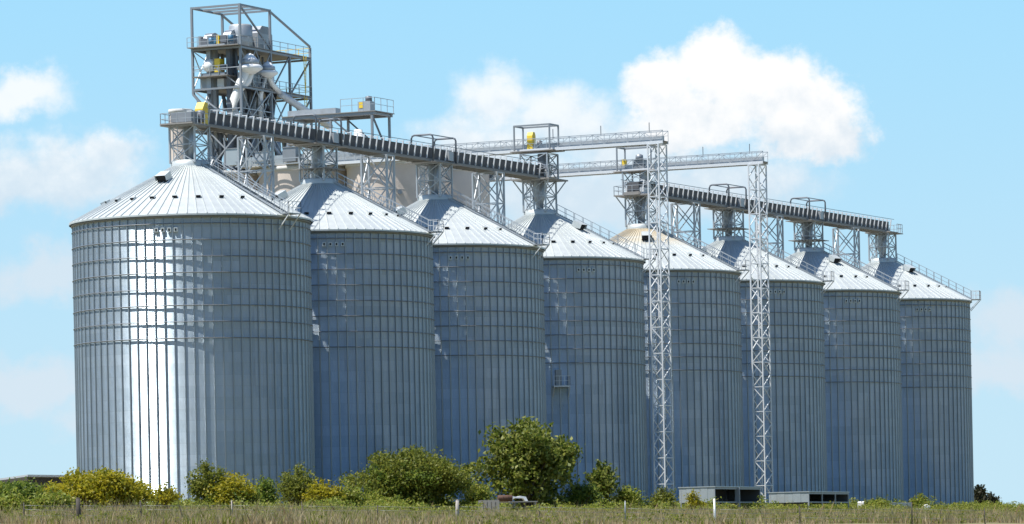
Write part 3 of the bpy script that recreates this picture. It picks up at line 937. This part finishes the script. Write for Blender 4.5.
MB().prism([(5.2, 55.9), (8.6, 55.9), (7.6, 56.8), (6.2, 56.8)], .6, 3.2).build('filter_hood', 'grey_steel', tw)

# ------------------------------------------------------------------ concrete bins
BIN = [(94.5, 26.0, 43.5, 'nearest pale concrete bin, with curved shadows, behind the conveyor'),
       (106.6, 26.0, 43.5, 'shaded concrete bin showing right of the third silo stand'),
       (94.5, 38.4, 43.5, 'concrete bin seen between the first and second silo roofs'),
       (94.5, 50.8, 43.5, 'concrete bin at the far left of the group, under the steel tower'),
       (106.6, 38.4, 43.5, 'concrete bin at the back, mostly hidden by the others')]
for u, v, h, lab in BIN:
    t = thing('concrete_bin', lab, 'silo', P(u, v, 0), ROT, 'round concrete bins behind the steel silos')
    MB().lathe([(6.05, 0), (6.05, h)], 72).build('wall', 'concrete', t)
    MB().lathe([(6.06, h - .55), (6.22, h - .5), (6.22, h), (.02, h + .02)], 72).build('roof_slab', 'pale_concrete', t)
    jm = MB()
    for k in range(1, 12):
        jm.lathe([(6.055, h * k / 12 - .03), (6.075, h * k / 12), (6.055, h * k / 12 + .03)], 72)
    jm.build('pour_joints', 'concrete', t)
    for k in range(3):
        a = math.pi * 1.02
        MB().tube([(-6.0 * math.cos(.55), -6.0 * math.sin(.55), h - 4 - k * 2.2), (-6.2 * math.cos(.55), -6.2 * math.sin(.55), h - 4 - k * 2.2)], .3, 10).build('inspection_port', 'grey_steel', t)

sf = thing('concrete_shaft', 'slim round concrete shaft at the left of the steel tower', 'shaft', P(86.0, 51.4, 0), ROT)
MB().lathe([(1.35, 0), (1.35, 51.0)], 36).build('wall', 'concrete', sf)
MB().lathe([(1.36, 50.5), (1.5, 50.55), (1.5, 51.0), (.02, 51.1)], 36).build('cap', 'pale_concrete', sf)

rg = thing('rooftop_gallery', 'pale walkway slab with railing running along the tops of the concrete bins', 'walkway', P(94.5, 26, 43.55), ROT)
MB().box(-6.2, 4.5, -5.4, 18.6, .02, .3).build('slab', 'pale_concrete', rg)
for k in range(15):
    MB().box(-6.18, -6.1, -5.3 + k * 1.58, -3.78 + k * 1.58, .32, 1.25).build('parapet_panel', 'sheet_metal', rg)
rail_run(rg, 'railing', (-6.2, -5.35, .3), (4.4, -5.35, .3), 1.2, 6, 'galvanized_steel')
# service rails standing off the bin wall, they throw the curved shadows
for dz in (.1, .75):
    member(rg, 'service_rail', (-7.05, -5.4, dz), (-7.05, 18.6, dz), .13, 'galvanized_steel')
for k in range(12):
    member(rg, 'rail_arm', (-6.2, -5.3 + k * 2.15, .12), (-7.05, -5.3 + k * 2.15, .12), .1, 'galvanized_steel')
    member(rg, 'rail_post', (-7.05, -5.3 + k * 2.15, .12), (-7.05, -5.3 + k * 2.15, .75), .1, 'galvanized_steel')

rp_ = thing('rooftop_platform', 'steel frame platform above the concrete bins, right of the tower', 'platform', P(92.6, 31.0, 43.86), ROT)
for x in (-4.5, 0):
    for y in (-5.2, 0.5, 6.5):
        member(rp_, 'post', (x, y, 0), (x, y, 5.2), .26, 'grey_steel')
for x in (-4.5, 0):
    member(rp_, 'edge_beam', (x, -5.6, 5.3), (x, 7.2, 5.3), .34, 'grey_steel')
    member(rp_, 'brace', (x, -5.2, 0.2), (x, .5, 5.1), .16, 'dark_steel')
member(rp_, 'brace', (-4.5, -5.2, 5.1), (0, -5.2, .2), .18, 'dark_steel')
for y in (-5.4, 0.5, 6.5):
    member(rp_, 'cross_beam', (-4.5, y, 5.3), (0, y, 5.3), .26, 'grey_steel')
MB().box(-4.8, .3, -5.8, 7.2, 5.48, 5.58).build('deck', 'deck_steel', rp_)
rail_run(rp_, 'railing', (-4.7, -5.7, 5.58), (.2, -5.7, 5.58), 1.6, 3, 'galvanized_steel')
rail_run(rp_, 'railing', (-4.7, -5.7, 5.58), (-4.7, -1, 5.58), 1.6, 3, 'galvanized_steel')
MB().box(-3.2, -2.0, 0.5, 7.2, 5.6, 6.4).build('belt_casing', 'galvanized_steel', rp_)
dm = thing('drive_unit', 'grey motor on the rooftop frame right of the tower', 'motor', P(89.6, 27.2, 49.45), ROT)
MB().box(-.6, .6, -.7, 1.0, 0, 1.3).build('gearbox', 'galvanized_steel', dm)
MB().lathe([(.02, 1.3), (.42, 1.3), (.42, 1.9), (.02, 2.0)], 14, (0, -.2)).build('motor', 'dark_steel', dm)
MB().box(-.65, -.3, .3, .8, .5, 1.2).build('guard', 'yellow_paint', dm)
wd = thing('dome_tank', 'white domed tank cap under the rooftop frame', 'tank', P(88.6, 28.0, 43.88), ROT)
MB().lathe([(.9, 0), (.9, 1.6)], 20).build('body', 'galvanized_steel', wd)
MB().lathe([(1.75, 1.55), (1.7, 1.9), (1.1, 2.4), (.55, 2.6), (.5, 3.4), (.02, 3.5)], 24).build('dome', 'white_paint', wd)
for k, (x, y, hh) in enumerate(((87.9, 34, 1.3), (88.0, 37, 1.7), (88.2, 41, 1.4), (88.0, 45, 2.0))):
    bx = thing('rooftop_cabinet', ['pale squat cabinet on the bin top, nearest the dome tank', 'taller grey cabinet on the bin top, second from the dome tank',
                                   'low cabinet on the bin top, third from the dome tank', 'tallest cabinet on the bin top, behind the tower'][k], 'cabinet', P(x, y, 43.88), ROT, 'cabinets on the concrete bin tops')
    MB().box(-.6, .6, -.9, .9, .0, hh).build('body', ['white_steel', 'grey_steel', 'galvanized_steel', 'sheet_metal'][k], bx)
    MB().box(-.68, .68, -.98, .98, hh + .003, hh + .1).build('lid', 'grey_steel', bx)
bt = thing('bridge_end_trestle', 'lattice trestle carrying the rear end of the left bridge', 'trestle', P(81, 29.2, 0), ROT)
lattice(bt, .9, .8, 0, 42.33, 12, .2, .11, 'galvanized_steel')


# ------------------------------------------------------------------ things in front of the silos
def ray_ground(x, y):
    """place on the ground seen at a pixel"""
    ddx, ddy = x - 512, y - 262
    a = ddx * math.cos(ROLL) - ddy * math.sin(ROLL)
    b = ddx * math.sin(ROLL) + ddy * math.cos(ROLL) + 262
    tx, te = a / F_PX, (HORIZON - b) / F_PX
    Y = 150.0
    while Y < 640:
        if gz(tx * Y, Y) >= CAM_Z + te * Y: break
        Y += .5
    return Vector((tx * Y, Y, gz(tx * Y, Y)))


def at_w(x, wv_, y=500):
    """place on the ground at wv_ metres in front of the silo row, at the bearing of a pixel column"""
    ddx, ddy = x - 512, y - 262
    a = ddx * math.cos(ROLL) - ddy * math.sin(ROLL)
    tx = a / F_PX
    c_, s_ = math.cos(TH), math.sin(TH)
    Y = (wv_ + S1.x * c_ - S1.y * s_) / (tx * c_ - s_)
    return Vector((tx * Y, Y, gz(tx * Y, Y)))


def height_at(x, y, Y):
    b = (x - 512) * math.sin(ROLL) + (y - 262) * math.cos(ROLL) + 262
    return CAM_Z + (HORIZON - b) / F_PX * Y


def steel_shelter(label, x, wv_, lr, lp, ypx, nbay, y=495):
    p = at_w(x, wv_, y)
    zlo, zhi = [height_at(x, q, p.y) - p.z for q in ypx]
    t = thing('steel_shelter', label, 'shelter', p, ROT, 'low open sided steel shelters in the weeds')
    # local x along the row, y behind; near corner at the origin
    MB().box(-.12, lr + .1, -.1, lp + .1, zhi, zhi + .1).build('roof', 'sheet_metal', t)
    n = 5
    for k in range(n):
        MB().box(-.05 - .012 * (k % 2), 0, lp * k / n + .01, lp * (k + 1) / n - .01, zlo, zhi - .01).build('side_panel', 'sheet_metal', t)
    MB().box(.05, lr, lp - .08, lp, zlo, zhi - .01).build('back_panel', 'dark_casing', t)  # near-black inner panels and floor carry the shade inside as colour
    MB().box(lr - .06, lr - .01, .12, lp - .1, zlo, zhi - .01).build('end_panel', 'dark_casing', t)  # added to close the far end so the openings look dark
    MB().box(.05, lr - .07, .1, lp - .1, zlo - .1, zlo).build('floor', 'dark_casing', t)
    for k in range(nbay + 1):
        xx = lr * k / nbay
        wd_ = .55 if (0 < k < nbay and nbay == 2) else .14
        member(t, 'post', (xx, .06, -.3), (xx, .06, zhi), wd_, 'galvanized_steel', .1)
        member(t, 'post', (xx, lp - .2, -.3), (xx, lp - .2, zhi), .12, 'galvanized_steel')
    member(t, 'edge_beam', (0, .05, zhi - .12), (lr, .05, zhi - .12), .1, 'grey_steel', .2)
    member(t, 'sill_beam', (0, .05, zlo), (lr, .05, zlo), .1, 'grey_steel', .12)


steel_shelter('nearer steel shelter with a pale side wall and two wide dark openings', 715, 35, 12.5, 4.2, (502, 487), 2)
steel_shelter('farther steel shelter on legs, with three dark openings and pale side wall', 809, 35, 12.0, 4.9, (502, 492), 3)


def low_block(name, label, cat, x, wv_, sx, sy, sz, mat, rz=None, y=505, lean=0.0):
    p = at_w(x, wv_, y) if wv_ else ray_ground(x, y)
    m = MB()
    nseg = 6
    # slab with a slightly uneven top
    prof = [(-sx / 2, -.3), (sx / 2, -.3)] + [(sx / 2 - sx * k / nseg, sz + rnd.uniform(-.12, .12) * sz) for k in range(nseg + 1)]
    m.prism(prof, -sy / 2, sy / 2)
    o = m.build(name, mat)
    o.matrix_basis = Matrix.Translation(p) @ Matrix.Rotation(rz if rz is not None else 0, 4, 'Z') @ Matrix.Rotation(lean, 4, 'X')
    return tag(o, label, cat)


for k, (x, w_, sx, sz) in enumerate(((198, 0, 2.2, .30), (226, 0, 1.7, .42), (246, 0, 2.0, .5), (268, 0, 1.9, .55))):
    low_block('concrete_slab', ['leftmost short white slab lying in dry grass before the sunlit silo', 'second white slab from the left in the dry grass',
                                'third white slab from the left in the dry grass', 'rightmost white slab of the row in the dry grass'][k], 'slab',
              x, w_, sx, .5, sz, 'white_plastic', R_(rnd.uniform(-9, 9)), y=522)
low_block('concrete_block', 'small pale block in the weeds right of the shelters', 'block', 863, 26, 1.6, .8, 1.1, 'pale_concrete', ROT)
low_block('metal_sheet', 'blue grey metal sheet standing in weeds before the farthest silo', 'sheet', 899, 26, 3.0, .12, 1.0, 'sheet_metal', R_(4), lean=R_(6))
rk = thing('boulder', 'rounded pale boulder right of the blue grey sheet', 'rock', at_w(926, 30), 0)
mm = MB().lathe([(.02, -.3), (.55, -.25), (.66, .3), (.5, .75), (.22, .95), (.02, 1.0)], 10)
mm.v = [(a * (1 + .15 * math.sin(9 * b + a * 5)), b * (1 + .12 * math.cos(7 * a)), c) for a, b, c in mm.v]
mm.build('stone', 'pale_concrete', rk)
# junk by the tree
pc = at_w(489, 40)
cr = thing('wooden_crate', 'grey slatted wooden crate in the weeds under the tree', 'crate', pc, R_(8))
for k in range(5):
    MB().box(-.95 + k * .39, -.95 + k * .39 + .29, -.5, -.45, 0, 1.5).build('slat', 'weathered_wood', cr)
    MB().box(-.95 + k * .39, -.95 + k * .39 + .29, .45, .5, 0, 1.5).build('slat', 'weathered_wood', cr)
for z in (.25, 1.2):
    MB().box(-1.0, 1.0, -.44, -.38, z, z + .14).build('rail', 'weathered_wood', cr)
    MB().box(-1.0, 1.0, .38, .44, z, z + .14).build('rail', 'weathered_wood', cr)
br = thing('rusty_drum', 'rust brown drum lying on its side beside the crate', 'drum', at_w(505, 39) + Vector((0, 0, 1.35)), R_(12))
MB().tube([(-.7, 0, .3), (-.66, 0, .3), (.66, 0, .3), (.7, 0, .3)], [.27, .3, .3, .27], 16).build('shell', 'rust', br)
for xx in (-.25, .25):
    MB().tube([(xx - .03, 0, .3), (xx + .03, 0, .3)], .32, 16).build('hoop', 'rust', br)
tb = thing('junk_table', 'low rough bench carrying drum and tub beneath the tree', 'bench', at_w(514, 39.2), R_(10))
MB().box(-2.2, 2.2, -.5, .5, 1.25, 1.35).build('top', 'weathered_wood', tb)
for xx in (-2.0, 0, 2.0):
    for yy in (-.4, .4):
        member(tb, 'leg', (xx, yy, -.2), (xx, yy, 1.25), .1, 'weathered_wood')
bt_ = thing('white_tub', 'crumpled white tub upturned on the bench beneath the tree', 'tub', at_w(518, 39.2) + Vector((0, 0, 1.36)), R_(14))
m_ = MB()
m_.prism([(-.85, 0), (-.7, .5), (-.2, .42), (.2, .5), (.7, .42), (.9, 0), (.6, .02), (.45, .28), (-.5, .3), (-.65, .02)], -.35, .35)
m_.build('shell', 'white_paint', bt_)

# shed behind the left bush
sh = thing('tin_shed', 'low tin roofed shed behind the bush at far left', 'shed', P(-7, 16, 0), ROT)
MB().add([(0, 0, 0), (9, 0, 0), (9, 9, 0), (0, 9, 0), (0, 0, 3.95), (9, 0, 3.95), (9, 9, 3.1), (0, 9, 3.1)], [(0, 3, 2, 1), (4, 5, 6, 7), (0, 1, 5, 4), (1, 2, 6, 5), (2, 3, 7, 6), (3, 0, 4, 7)]).build('wall', 'dark_wood', sh)
m_ = MB()
m_.add([(-.6, -.8, 4.05), (9.5, -.8, 4.05), (9.5, 9.6, 3.1), (-.6, 9.6, 3.1), (-.6, -.8, 4.25), (9.5, -.8, 4.25), (9.5, 9.6, 3.3), (-.6, 9.6, 3.3)],
       [(0, 3, 2, 1), (4, 5, 6, 7), (0, 1, 5, 4), (1, 2, 6, 5), (2, 3, 7, 6), (3, 0, 4, 7)])
m_.build('roof', 'tin_roof', sh)
member(sh, 'fascia', (-.62, -.8, 3.85), (-.62, 9.6, 2.9), .06, 'dark_wood', .4)

# ------------------------------------------------------------------ fence
FENCE = [(24, 'dark_wood', .10, 1.2), (79, 'dark_wood', .30, 1.5), (141, 'dark_wood', .12, 1.3), (232, 'weathered_wood', .09, 1.35), (303, 'dark_wood', .08, 1.3), (378, 'dark_wood', .09, 1.1), (457, 'weathered_wood', .26, 1.45),
         (540, 'dark_wood', .07, 1.2), (625, 'grey_steel', .09, 1.5), (715, 'white_paint', .16, 1.75), (800, 'dark_wood', .08, 1.2), (912, 'dark_wood', .08, 1.5), (985, 'dark_wood', .08, 1.2)]
FL = ['thin dark fence post nearest the left edge of the picture', 'thick dark gnarled post below the yellow bush', 'thin dark post right of the thick gnarled one', 'thin grey post in front of the white slabs',
      'thin dark post right of the white slabs', 'short dark post left of the stout grey one', 'stout weathered grey post below the large bush', 'thin dark post below the leafy tree', 'thin metal post with white tip left of the mast foot',
      'white painted post in front of the nearer shelter', 'thin dark post below the farther shelter', 'tall thin post in front of the farthest silo', 'thin dark post nearest the right edge']
fy = []
for k, (x, mat, wd_, h) in enumerate(FENCE):
    q = ray_ground(x, 526)
    Y = q.y
    fy.append(Y)
Yf = 290.0
tops = []
for k, (x, mat, wd_, h) in enumerate(FENCE):
    ddx = (x - 512) * math.cos(ROLL) - (515 - 262) * math.sin(ROLL)
    Y = Yf + (x - 512) * .035
    X = ddx / F_PX * Y
    z = gz(X, Y)
    t = thing('fence_post', FL[k], 'fence post', (X, Y, z), rnd.uniform(0, 3), 'posts of the wire fence')
    lean = (rnd.uniform(-.06, .06), rnd.uniform(-.06, .06))
    MB().tube([(0, 0, -.4), (lean[0] * .5, lean[1] * .5, h * .5), (lean[0], lean[1], h)], [wd_ / 2 * 1.1, wd_ / 2, wd_ / 2 * .85], 8).build('shaft', mat, t)
    MB().tube([(lean[0], lean[1], h), (lean[0], lean[1], h + .05)], [wd_ / 2 * .87, wd_ / 2 * .5], 8).build('cap', 'white_paint' if mat in ('grey_steel', 'white_paint') else mat, t)
    tops.append((Vector((X, Y, z)), h))
fw = thing('fence_wire', 'thin sagging wires strung between the fence posts', 'wire', tops[0][0])
for hh in (.45, .8, 1.05):
    m = MB()
    for k in range(len(tops) - 1):
        a, b = tops[k][0] - tops[0][0] + Vector((0, 0, hh)), tops[k + 1][0] - tops[0][0] + Vector((0, 0, hh))
        mid = (a + b) / 2 - Vector((0, 0, .05))
        m.tube([a, mid, b], .008, 4)
    m.build('wire', 'grey_steel', fw)

# ------------------------------------------------------------------ plants
nr = np.random.default_rng(11)


def quads_mesh(name, centers, size, mat, up_bias=0.0, aspect=1.6):
    """many small leaves as separate quads"""
    n = len(centers)
    d = nr.normal(size=(n, 3)); d[:, 2] += up_bias
    d /= np.linalg.norm(d, axis=1)[:, None]
    t = nr.normal(size=(n, 3))
    x = np.cross(d, t); x /= np.linalg.norm(x, axis=1)[:, None]
    y = np.cross(d, x)
    sz = size * nr.uniform(.6, 1.35, n)[:, None]
    x *= sz * .5; y *= sz * .5 * aspect
    bend = d * sz * .18
    v = np.stack([centers - y, centers + x * .9 + bend, centers + y, centers - x * .9 + bend], axis=1).reshape(-1, 3)
    me = bpy.data.meshes.new(name)
    me.vertices.add(4 * n); me.vertices.foreach_set('co', v.ravel())
    me.loops.add(4 * n); me.loops.foreach_set('vertex_index', np.arange(4 * n, dtype=np.int32))
    me.polygons.add(n)
    me.polygons.foreach_set('loop_start', np.arange(0, 4 * n, 4, dtype=np.int32))
    me.polygons.foreach_set('loop_total', np.full(n, 4, dtype=np.int32))
    me.materials.append(MATS[mat])
    me.update(calc_edges=True)
    return me


def crown_points(rx, ry, rz, zc, nclump, per, cr, power=.45, flat=0.0, upper=0.0):
    out = []
    tips = []
    ph = nr.uniform(0, 6)
    for _ in range(nclump):
        d = nr.normal(size=3); d /= np.linalg.norm(d)
        d[2] = abs(d[2]) * (1 - flat) if nr.random() < .62 + upper else d[2]
        r = nr.random() ** power
        lump = 1 + .22 * math.sin(3.1 * d[0] + 5 * d[2] + ph) + .24 * math.sin(8 * d[0] + 5 * d[2] + 2 * ph)
        c = np.array([d[0] * rx, d[1] * ry, d[2] * rz]) * r * lump * .9 + np.array([0, 0, zc])
        if c[2] < .15: c[2] = .15 + nr.random() * .4
        tips.append(c)
        k = int(per * nr.uniform(.5, 1.5))
        q = nr.normal(size=(k, 3)) * np.array([cr, cr, cr * .7]) * nr.uniform(.6, 1.3)
        pts = c + q
        pts = pts[pts[:, 2] > .02]
        out.append(pts)
    return np.concatenate(out), tips


def plant(name, label, cat, loc, rx, ry, rz, zc, nclump, per, cr, leaf, mat, stems=5, trunk=.06, group=None, second=None, power=.45):
    t = thing(name, label, cat, loc, 0, group)
    pts, tips = crown_points(rx, ry, rz, zc, nclump, per, cr, power)
    if second:
        p2, _ = crown_points(rx * .95, ry * .95, rz * .9, zc * .85, int(nclump * second[1]), per, cr, power)
        obj('crown', quads_mesh('crown', p2, leaf, second[0]), t)
    s = MB()
    sprig = []
    for k in range(int(10 + rx * 7)):
        aa, ee = nr.uniform(0, 2 * np.pi), nr.uniform(.15, 1.45)
        d = np.array([math.cos(aa) * math.cos(ee), math.sin(aa) * math.cos(ee), math.sin(ee)])
        a_ = np.array([d[0] * rx, d[1] * ry, d[2] * rz]) * .75 + np.array([0, 0, zc])
        L_ = nr.uniform(.5, 1.15) * (.5 + .12 * rz)
        b_ = a_ + (d + np.array([0, 0, .5])) * L_ + nr.normal(0, .12, 3)
        s.tube([a_, b_], [.025, .01], 4, False)
        m_n = int(nr.integers(7, 18))
        tt = nr.uniform(.1, 1.05, m_n)[:, None]
        sprig.append(a_ + (b_ - a_) * tt + nr.normal(0, .09, (m_n, 3)))
    pts = np.concatenate([pts] + sprig)
    obj('crown', quads_mesh('crown', pts, leaf, mat), t)
    for k in range(stems):
        tip = tips[k * 7 % len(tips)]
        base = Vector((rnd.uniform(-.25, .25) * rx * (.3 if stems < 4 else 1), rnd.uniform(-.2, .2) * ry, -.2))
        midp = base.lerp(Vector(tip), .5) + Vector((rnd.uniform(-.2, .2), rnd.uniform(-.2, .2), .3))
        s.tube([base, midp, Vector(tip)], [trunk, trunk * .7, trunk * .25], 6)
    s.build('trunk' if cat == 'tree' else 'stems', 'bark', t)
    return t


def px2m(pos): return pos.y / F_PX


def plant_px(name, label, cat, x0, x1, ytop, wv_, **kw):
    """size a plant from its width and top in the photograph"""
    xc = (x0 + x1) / 2
    p = at_w(xc, wv_, 490)
    m = px2m(p)
    rx = (x1 - x0) / 2 * m
    ddx, ddy = xc - 512, ytop - 262
    b = ddx * math.sin(ROLL) + ddy * math.cos(ROLL) + 262
    h = CAM_Z + (HORIZON - b) / F_PX * p.y - p.z
    kw.setdefault('base', .45)
    zc = h * kw.pop('base')
    cr = kw.get('cr', .5)
    return plant(name, label, cat, p, max(rx - cr * .9, .3), max(rx * .8 - cr * .5, .3), max(h - zc - cr * .7, .3), zc, kw.pop('n', 120), kw.pop('per', 55), kw.pop('cr', .5), kw.pop('leaf', .26), kw.pop('mat'), **kw)


BG = 'bushes along the foot of the silos'
plant_px('bush', 'dark green bush at the far left edge, before the tin shed', 'bush', -12, 48, 484, 30, n=260, per=70, cr=.42, leaf=.19, mat='leaf_green', group=BG)
plant_px('bush', 'low bright green bush between the dark and yellow bushes at left', 'bush', 34, 74, 494, 34, n=110, per=60, cr=.4, leaf=.17, mat='leaf_weed', group=BG)
plant_px('bush', 'wide yellow bush covering the left foot of the sunlit silo', 'bush', 50, 152, 473, 30, n=520, per=75, cr=.42, leaf=.19, mat='leaf_yellow', group=BG)
plant_px('shrub', 'sparse pale yellow shrub right of the wide yellow bush', 'shrub', 150, 186, 488, 30, n=26, per=26, cr=.35, leaf=.16, mat='leaf_yellow', group=BG)
plant_px('bush', 'loose olive bush in front of the sunlit silo', 'bush', 188, 226, 464, 27, n=85, per=42, cr=.36, leaf=.18, mat='leaf_olive', stems=7, group=BG)
plant_px('bush', 'low yellowing bush touching the loose olive bush', 'bush', 205, 250, 477, 29, n=100, per=42, cr=.36, leaf=.17, mat='leaf_yellow', group=BG, second=('leaf_green', .5))
plant_px('shrub', 'narrow dark green upright shrub before the right side of the sunlit silo', 'shrub', 256, 277, 477, 27, n=70, per=50, cr=.3, leaf=.16, mat='leaf_green', group=BG, base=.35)
plant_px('bush', 'feathery green bush at the gap between first and second silo', 'bush', 276, 322, 468, 27, n=120, per=40, cr=.45, leaf=.16, mat='leaf_olive', stems=8, group=BG)
plant_px('bush', 'low golden bush in front of the second silo', 'bush', 300, 346, 483, 30, n=110, per=55, cr=.36, leaf=.17, mat='leaf_yellow', group=BG)
plant_px('bush', 'large spreading olive bush left of the leafy tree', 'bush', 352, 478, 450, 27, n=620, per=60, cr=.48, leaf=.19, mat='leaf_olive', stems=14, group=BG, second=('leaf_green', .35))
plant_px('broadleaf_tree', 'dense rounded leafy tree, the tallest plant, before the fourth silo', 'tree', 474, 592, 422, 29, n=380, per=64, cr=.55, leaf=.30, mat='leaf_tree', stems=9, trunk=.16, base=.48, power=.55)
plant_px('sapling', 'young loose sapling just right of the leafy tree', 'tree', 584, 622, 461, 30, n=60, per=34, cr=.42, leaf=.26, mat='leaf_tree', stems=6)
plant_px('shrub', 'small green plant in front of the farthest silo', 'shrub', 908, 930, 497, 24, n=30, per=40, cr=.35, leaf=.2, mat='leaf_weed', group=BG)
plant_px('shrub', 'yellow flowering weed clump in front of the nearer shelter', 'shrub', 683, 704, 494, 36, n=22, per=30, cr=.25, leaf=.16, mat='leaf_yellow', group=BG)
for k, (x0, x1, yt, w_, mt, lab) in enumerate((
        (462, 492, 480, 31, 'leaf_weed', 'bright low growth between the olive bush and the leafy tree'),
        (-10, 34, 496, 36, 'leaf_weed', 'pale low growth at the bottom left corner'),
        (152, 176, 492, 29, 'leaf_olive', 'thin olive growth just right of the wide yellow bush'),
        (236, 262, 488, 30, 'leaf_weed', 'light green low growth left of the narrow upright shrub'),
        (334, 366, 486, 31, 'leaf_weed', 'light green low growth left of the large olive bush'),
        (560, 600, 484, 33, 'leaf_green', 'deep green low growth under the right side of the leafy tree'),
        (612, 644, 488, 32, 'leaf_weed', 'light green low growth left of the left mast foot'),
        (648, 678, 490, 33, 'leaf_olive', 'olive low growth at the left mast foot'),
        (742, 766, 495, 31, 'leaf_green', 'green growth at the right end of the nearer shelter'),
        (862, 892, 500, 28, 'leaf_weed', 'light low growth right of the farther shelter'))):
    plant_px('shrub', lab, 'shrub', x0, x1, yt, w_, n=int((x1 - x0) * 2.2), per=40, cr=.38, leaf=.17, mat=mt, group=BG)
# far trees beyond the last silo
for k, (x0, x1, yt, lab) in enumerate(((973, 986, 484, 'taller dark tree peeping out right of the farthest silo'), (983, 999, 494, 'lower dark tree at the far right horizon'))):
    pos = at_w((x0 + x1) / 2, 2.0)
    q = Vector((pos.x * 1.5, pos.y * 1.5, 0))
    q.z = gz(q.x, q.y)
    m = px2m(q)
    b = ((x0 + x1) / 2 - 512) * math.sin(ROLL) + (yt - 262) + 262
    h = CAM_Z + (HORIZON - b) / F_PX * q.y - q.z
    plant('distant_tree', lab, 'tree', q, (x1 - x0) / 2 * m * .8, 1.5, h * .35, h * .6, 70, 40, .45, .4, 'leaf_dark', stems=3, trunk=.14)


# weeds and grass: nobody could count them
def blades(name, pts, hmin, hmax, wid, mat, per=7, spread=.25, label=None, cat='grass'):
    n = len(pts) * per
    base = np.repeat(pts, per, axis=0)
    ang_ = nr.uniform(0, 2 * np.pi, n)
    off = np.stack([np.cos(ang_), np.sin(ang_), np.zeros(n)], 1) * nr.uniform(0, spread, n)[:, None]
    b0 = base + off
    h = nr.uniform(hmin, hmax, n)
    lowf = np.sin(base[:, 0] * .31 + 2.1 * np.sin(base[:, 1] * .05)) * np.sin(base[:, 1] * .09 + base[:, 0] * .13)
    h *= 1.0 + .55 * lowf + .25 * np.sin(base[:, 0] * 1.7 + base[:, 1] * .6)
    a2 = nr.uniform(0, 2 * np.pi, n)
    lean = np.stack([np.cos(a2), np.sin(a2), np.zeros(n)], 1) * (h * nr.uniform(.1, .55, n))[:, None]
    a3 = nr.uniform(0, 2 * np.pi, n)
    side = np.stack([np.cos(a3), np.sin(a3), np.zeros(n)], 1) * (wid * nr.uniform(.6, 1.4, n))[:, None]
    tip = b0 + lean; tip[:, 2] += h
    mid = b0 + lean * .35; mid[:, 2] += h * .55
    b0[:, 2] -= .05
    v = np.stack([b0 - side, b0 + side, mid + side * .8, tip, mid - side * .8], axis=1).reshape(-1, 3)
    me = bpy.data.meshes.new(name)
    me.vertices.add(5 * n); me.vertices.foreach_set('co', v.ravel())
    me.loops.add(5 * n); me.loops.foreach_set('vertex_index', np.arange(5 * n, dtype=np.int32))
    me.polygons.add(n)
    me.polygons.foreach_set('loop_start', np.arange(0, 5 * n, 5, dtype=np.int32))
    me.polygons.foreach_set('loop_total', np.full(n, 5, dtype=np.int32))
    me.materials.append(MATS[mat])
    me.update(calc_edges=True)
    o = obj(name, me)
    o['kind'] = 'stuff'
    if label: tag(o, label, cat)
    return o


def scatter(n, wlo, whi, ylo, yhi, keep=None, clump=0.0):
    out = []
    while len(out) < n:
        Y = rnd.uniform(ylo, yhi)
        X = rnd.uniform(-.128, .128) * Y
        wv_ = (X - S1.x) * math.cos(TH) - (Y - S1.y) * math.sin(TH)
        if not (wlo <= wv_ <= whi): continue
        f = math.sin(X * .35 + 1.7 * math.sin(Y * .06)) * math.sin(Y * .11 + .9 * math.sin(X * .2))
        if clump and f * .5 + .5 < rnd.random() * clump: continue
        out.append((X, Y, gz(X, Y)))
    return np.array(out)


blades('dry_grass', scatter(24000, 34, 112, 245, 600, None, .6), .2, .55, .022, 'dry_grass', 7, .3, 'dry tan meadow grass along the bottom of the picture')
blades('green_grass', scatter(11000, 15, 44, 380, 650, None, .9), .2, .5, .028, 'green_grass', 7, .3, 'fresh green grass on the rise before the silos')
blades('mixed_grass', scatter(8500, 34, 112, 245, 600, None, 1.4), .2, .6, .03, 'green_grass', 6, .25, 'olive green tufts scattered through the dry grass')
wp = scatter(2100, 15, 44, 380, 650, None, 1.6)
cl = []
for q in wp:
    f_ = math.sin(q[0] * .5 + .3 * q[1]) * math.sin(q[0] * .23 - .17 * q[1] + 2)
    h = nr.uniform(.35, .9) + max(0, f_) * nr.uniform(.3, 1.2)
    k = int(nr.integers(25, 50) * (.6 + h))
    zz = nr.uniform(.05, 1, k)
    sp = (.42 - .2 * zz) * (.6 + .5 * h)
    cl.append(q + np.stack([nr.normal(0, 1, k) * sp, nr.normal(0, 1, k) * sp, zz * h], 1))
wo_ = obj('weeds', quads_mesh('weeds', np.concatenate(cl), .15, 'leaf_weed'))
tp = scatter(1100, 34, 112, 245, 600, None, 1.7)
tl = []
for q in tp:
    h = nr.uniform(.3, .75) + (nr.random() < .12) * .6
    k = int(nr.integers(14, 40))
    zz = nr.uniform(.05, 1, k)
    tl.append(q + np.stack([nr.normal(0, .22, k), nr.normal(0, .22, k), zz * h], 1))
to_ = obj('meadow_herbs', quads_mesh('meadow_herbs', np.concatenate(tl), .11, 'leaf_olive'))
to_['kind'] = 'stuff'
tag(to_, 'dark olive herbs standing in the dry meadow grass', 'herbs')
blades('seed_stalks', scatter(3500, 36, 112, 245, 600, None, 1.2), .6, 1.05, .012, 'dry_grass', 3, .4, 'tall thin dry seed stalks above the meadow grass')
wo_['kind'] = 'stuff'
tag(wo_, 'waist high green weeds on the rise before the silos', 'weeds')

sc.cycles.max_bounces = 6
sc.cycles.diffuse_bounces = 3
sc.cycles.glossy_bounces = 4
sc.cycles.transmission_bounces = 3
sc.cycles.sample_clamp_indirect = 6.0
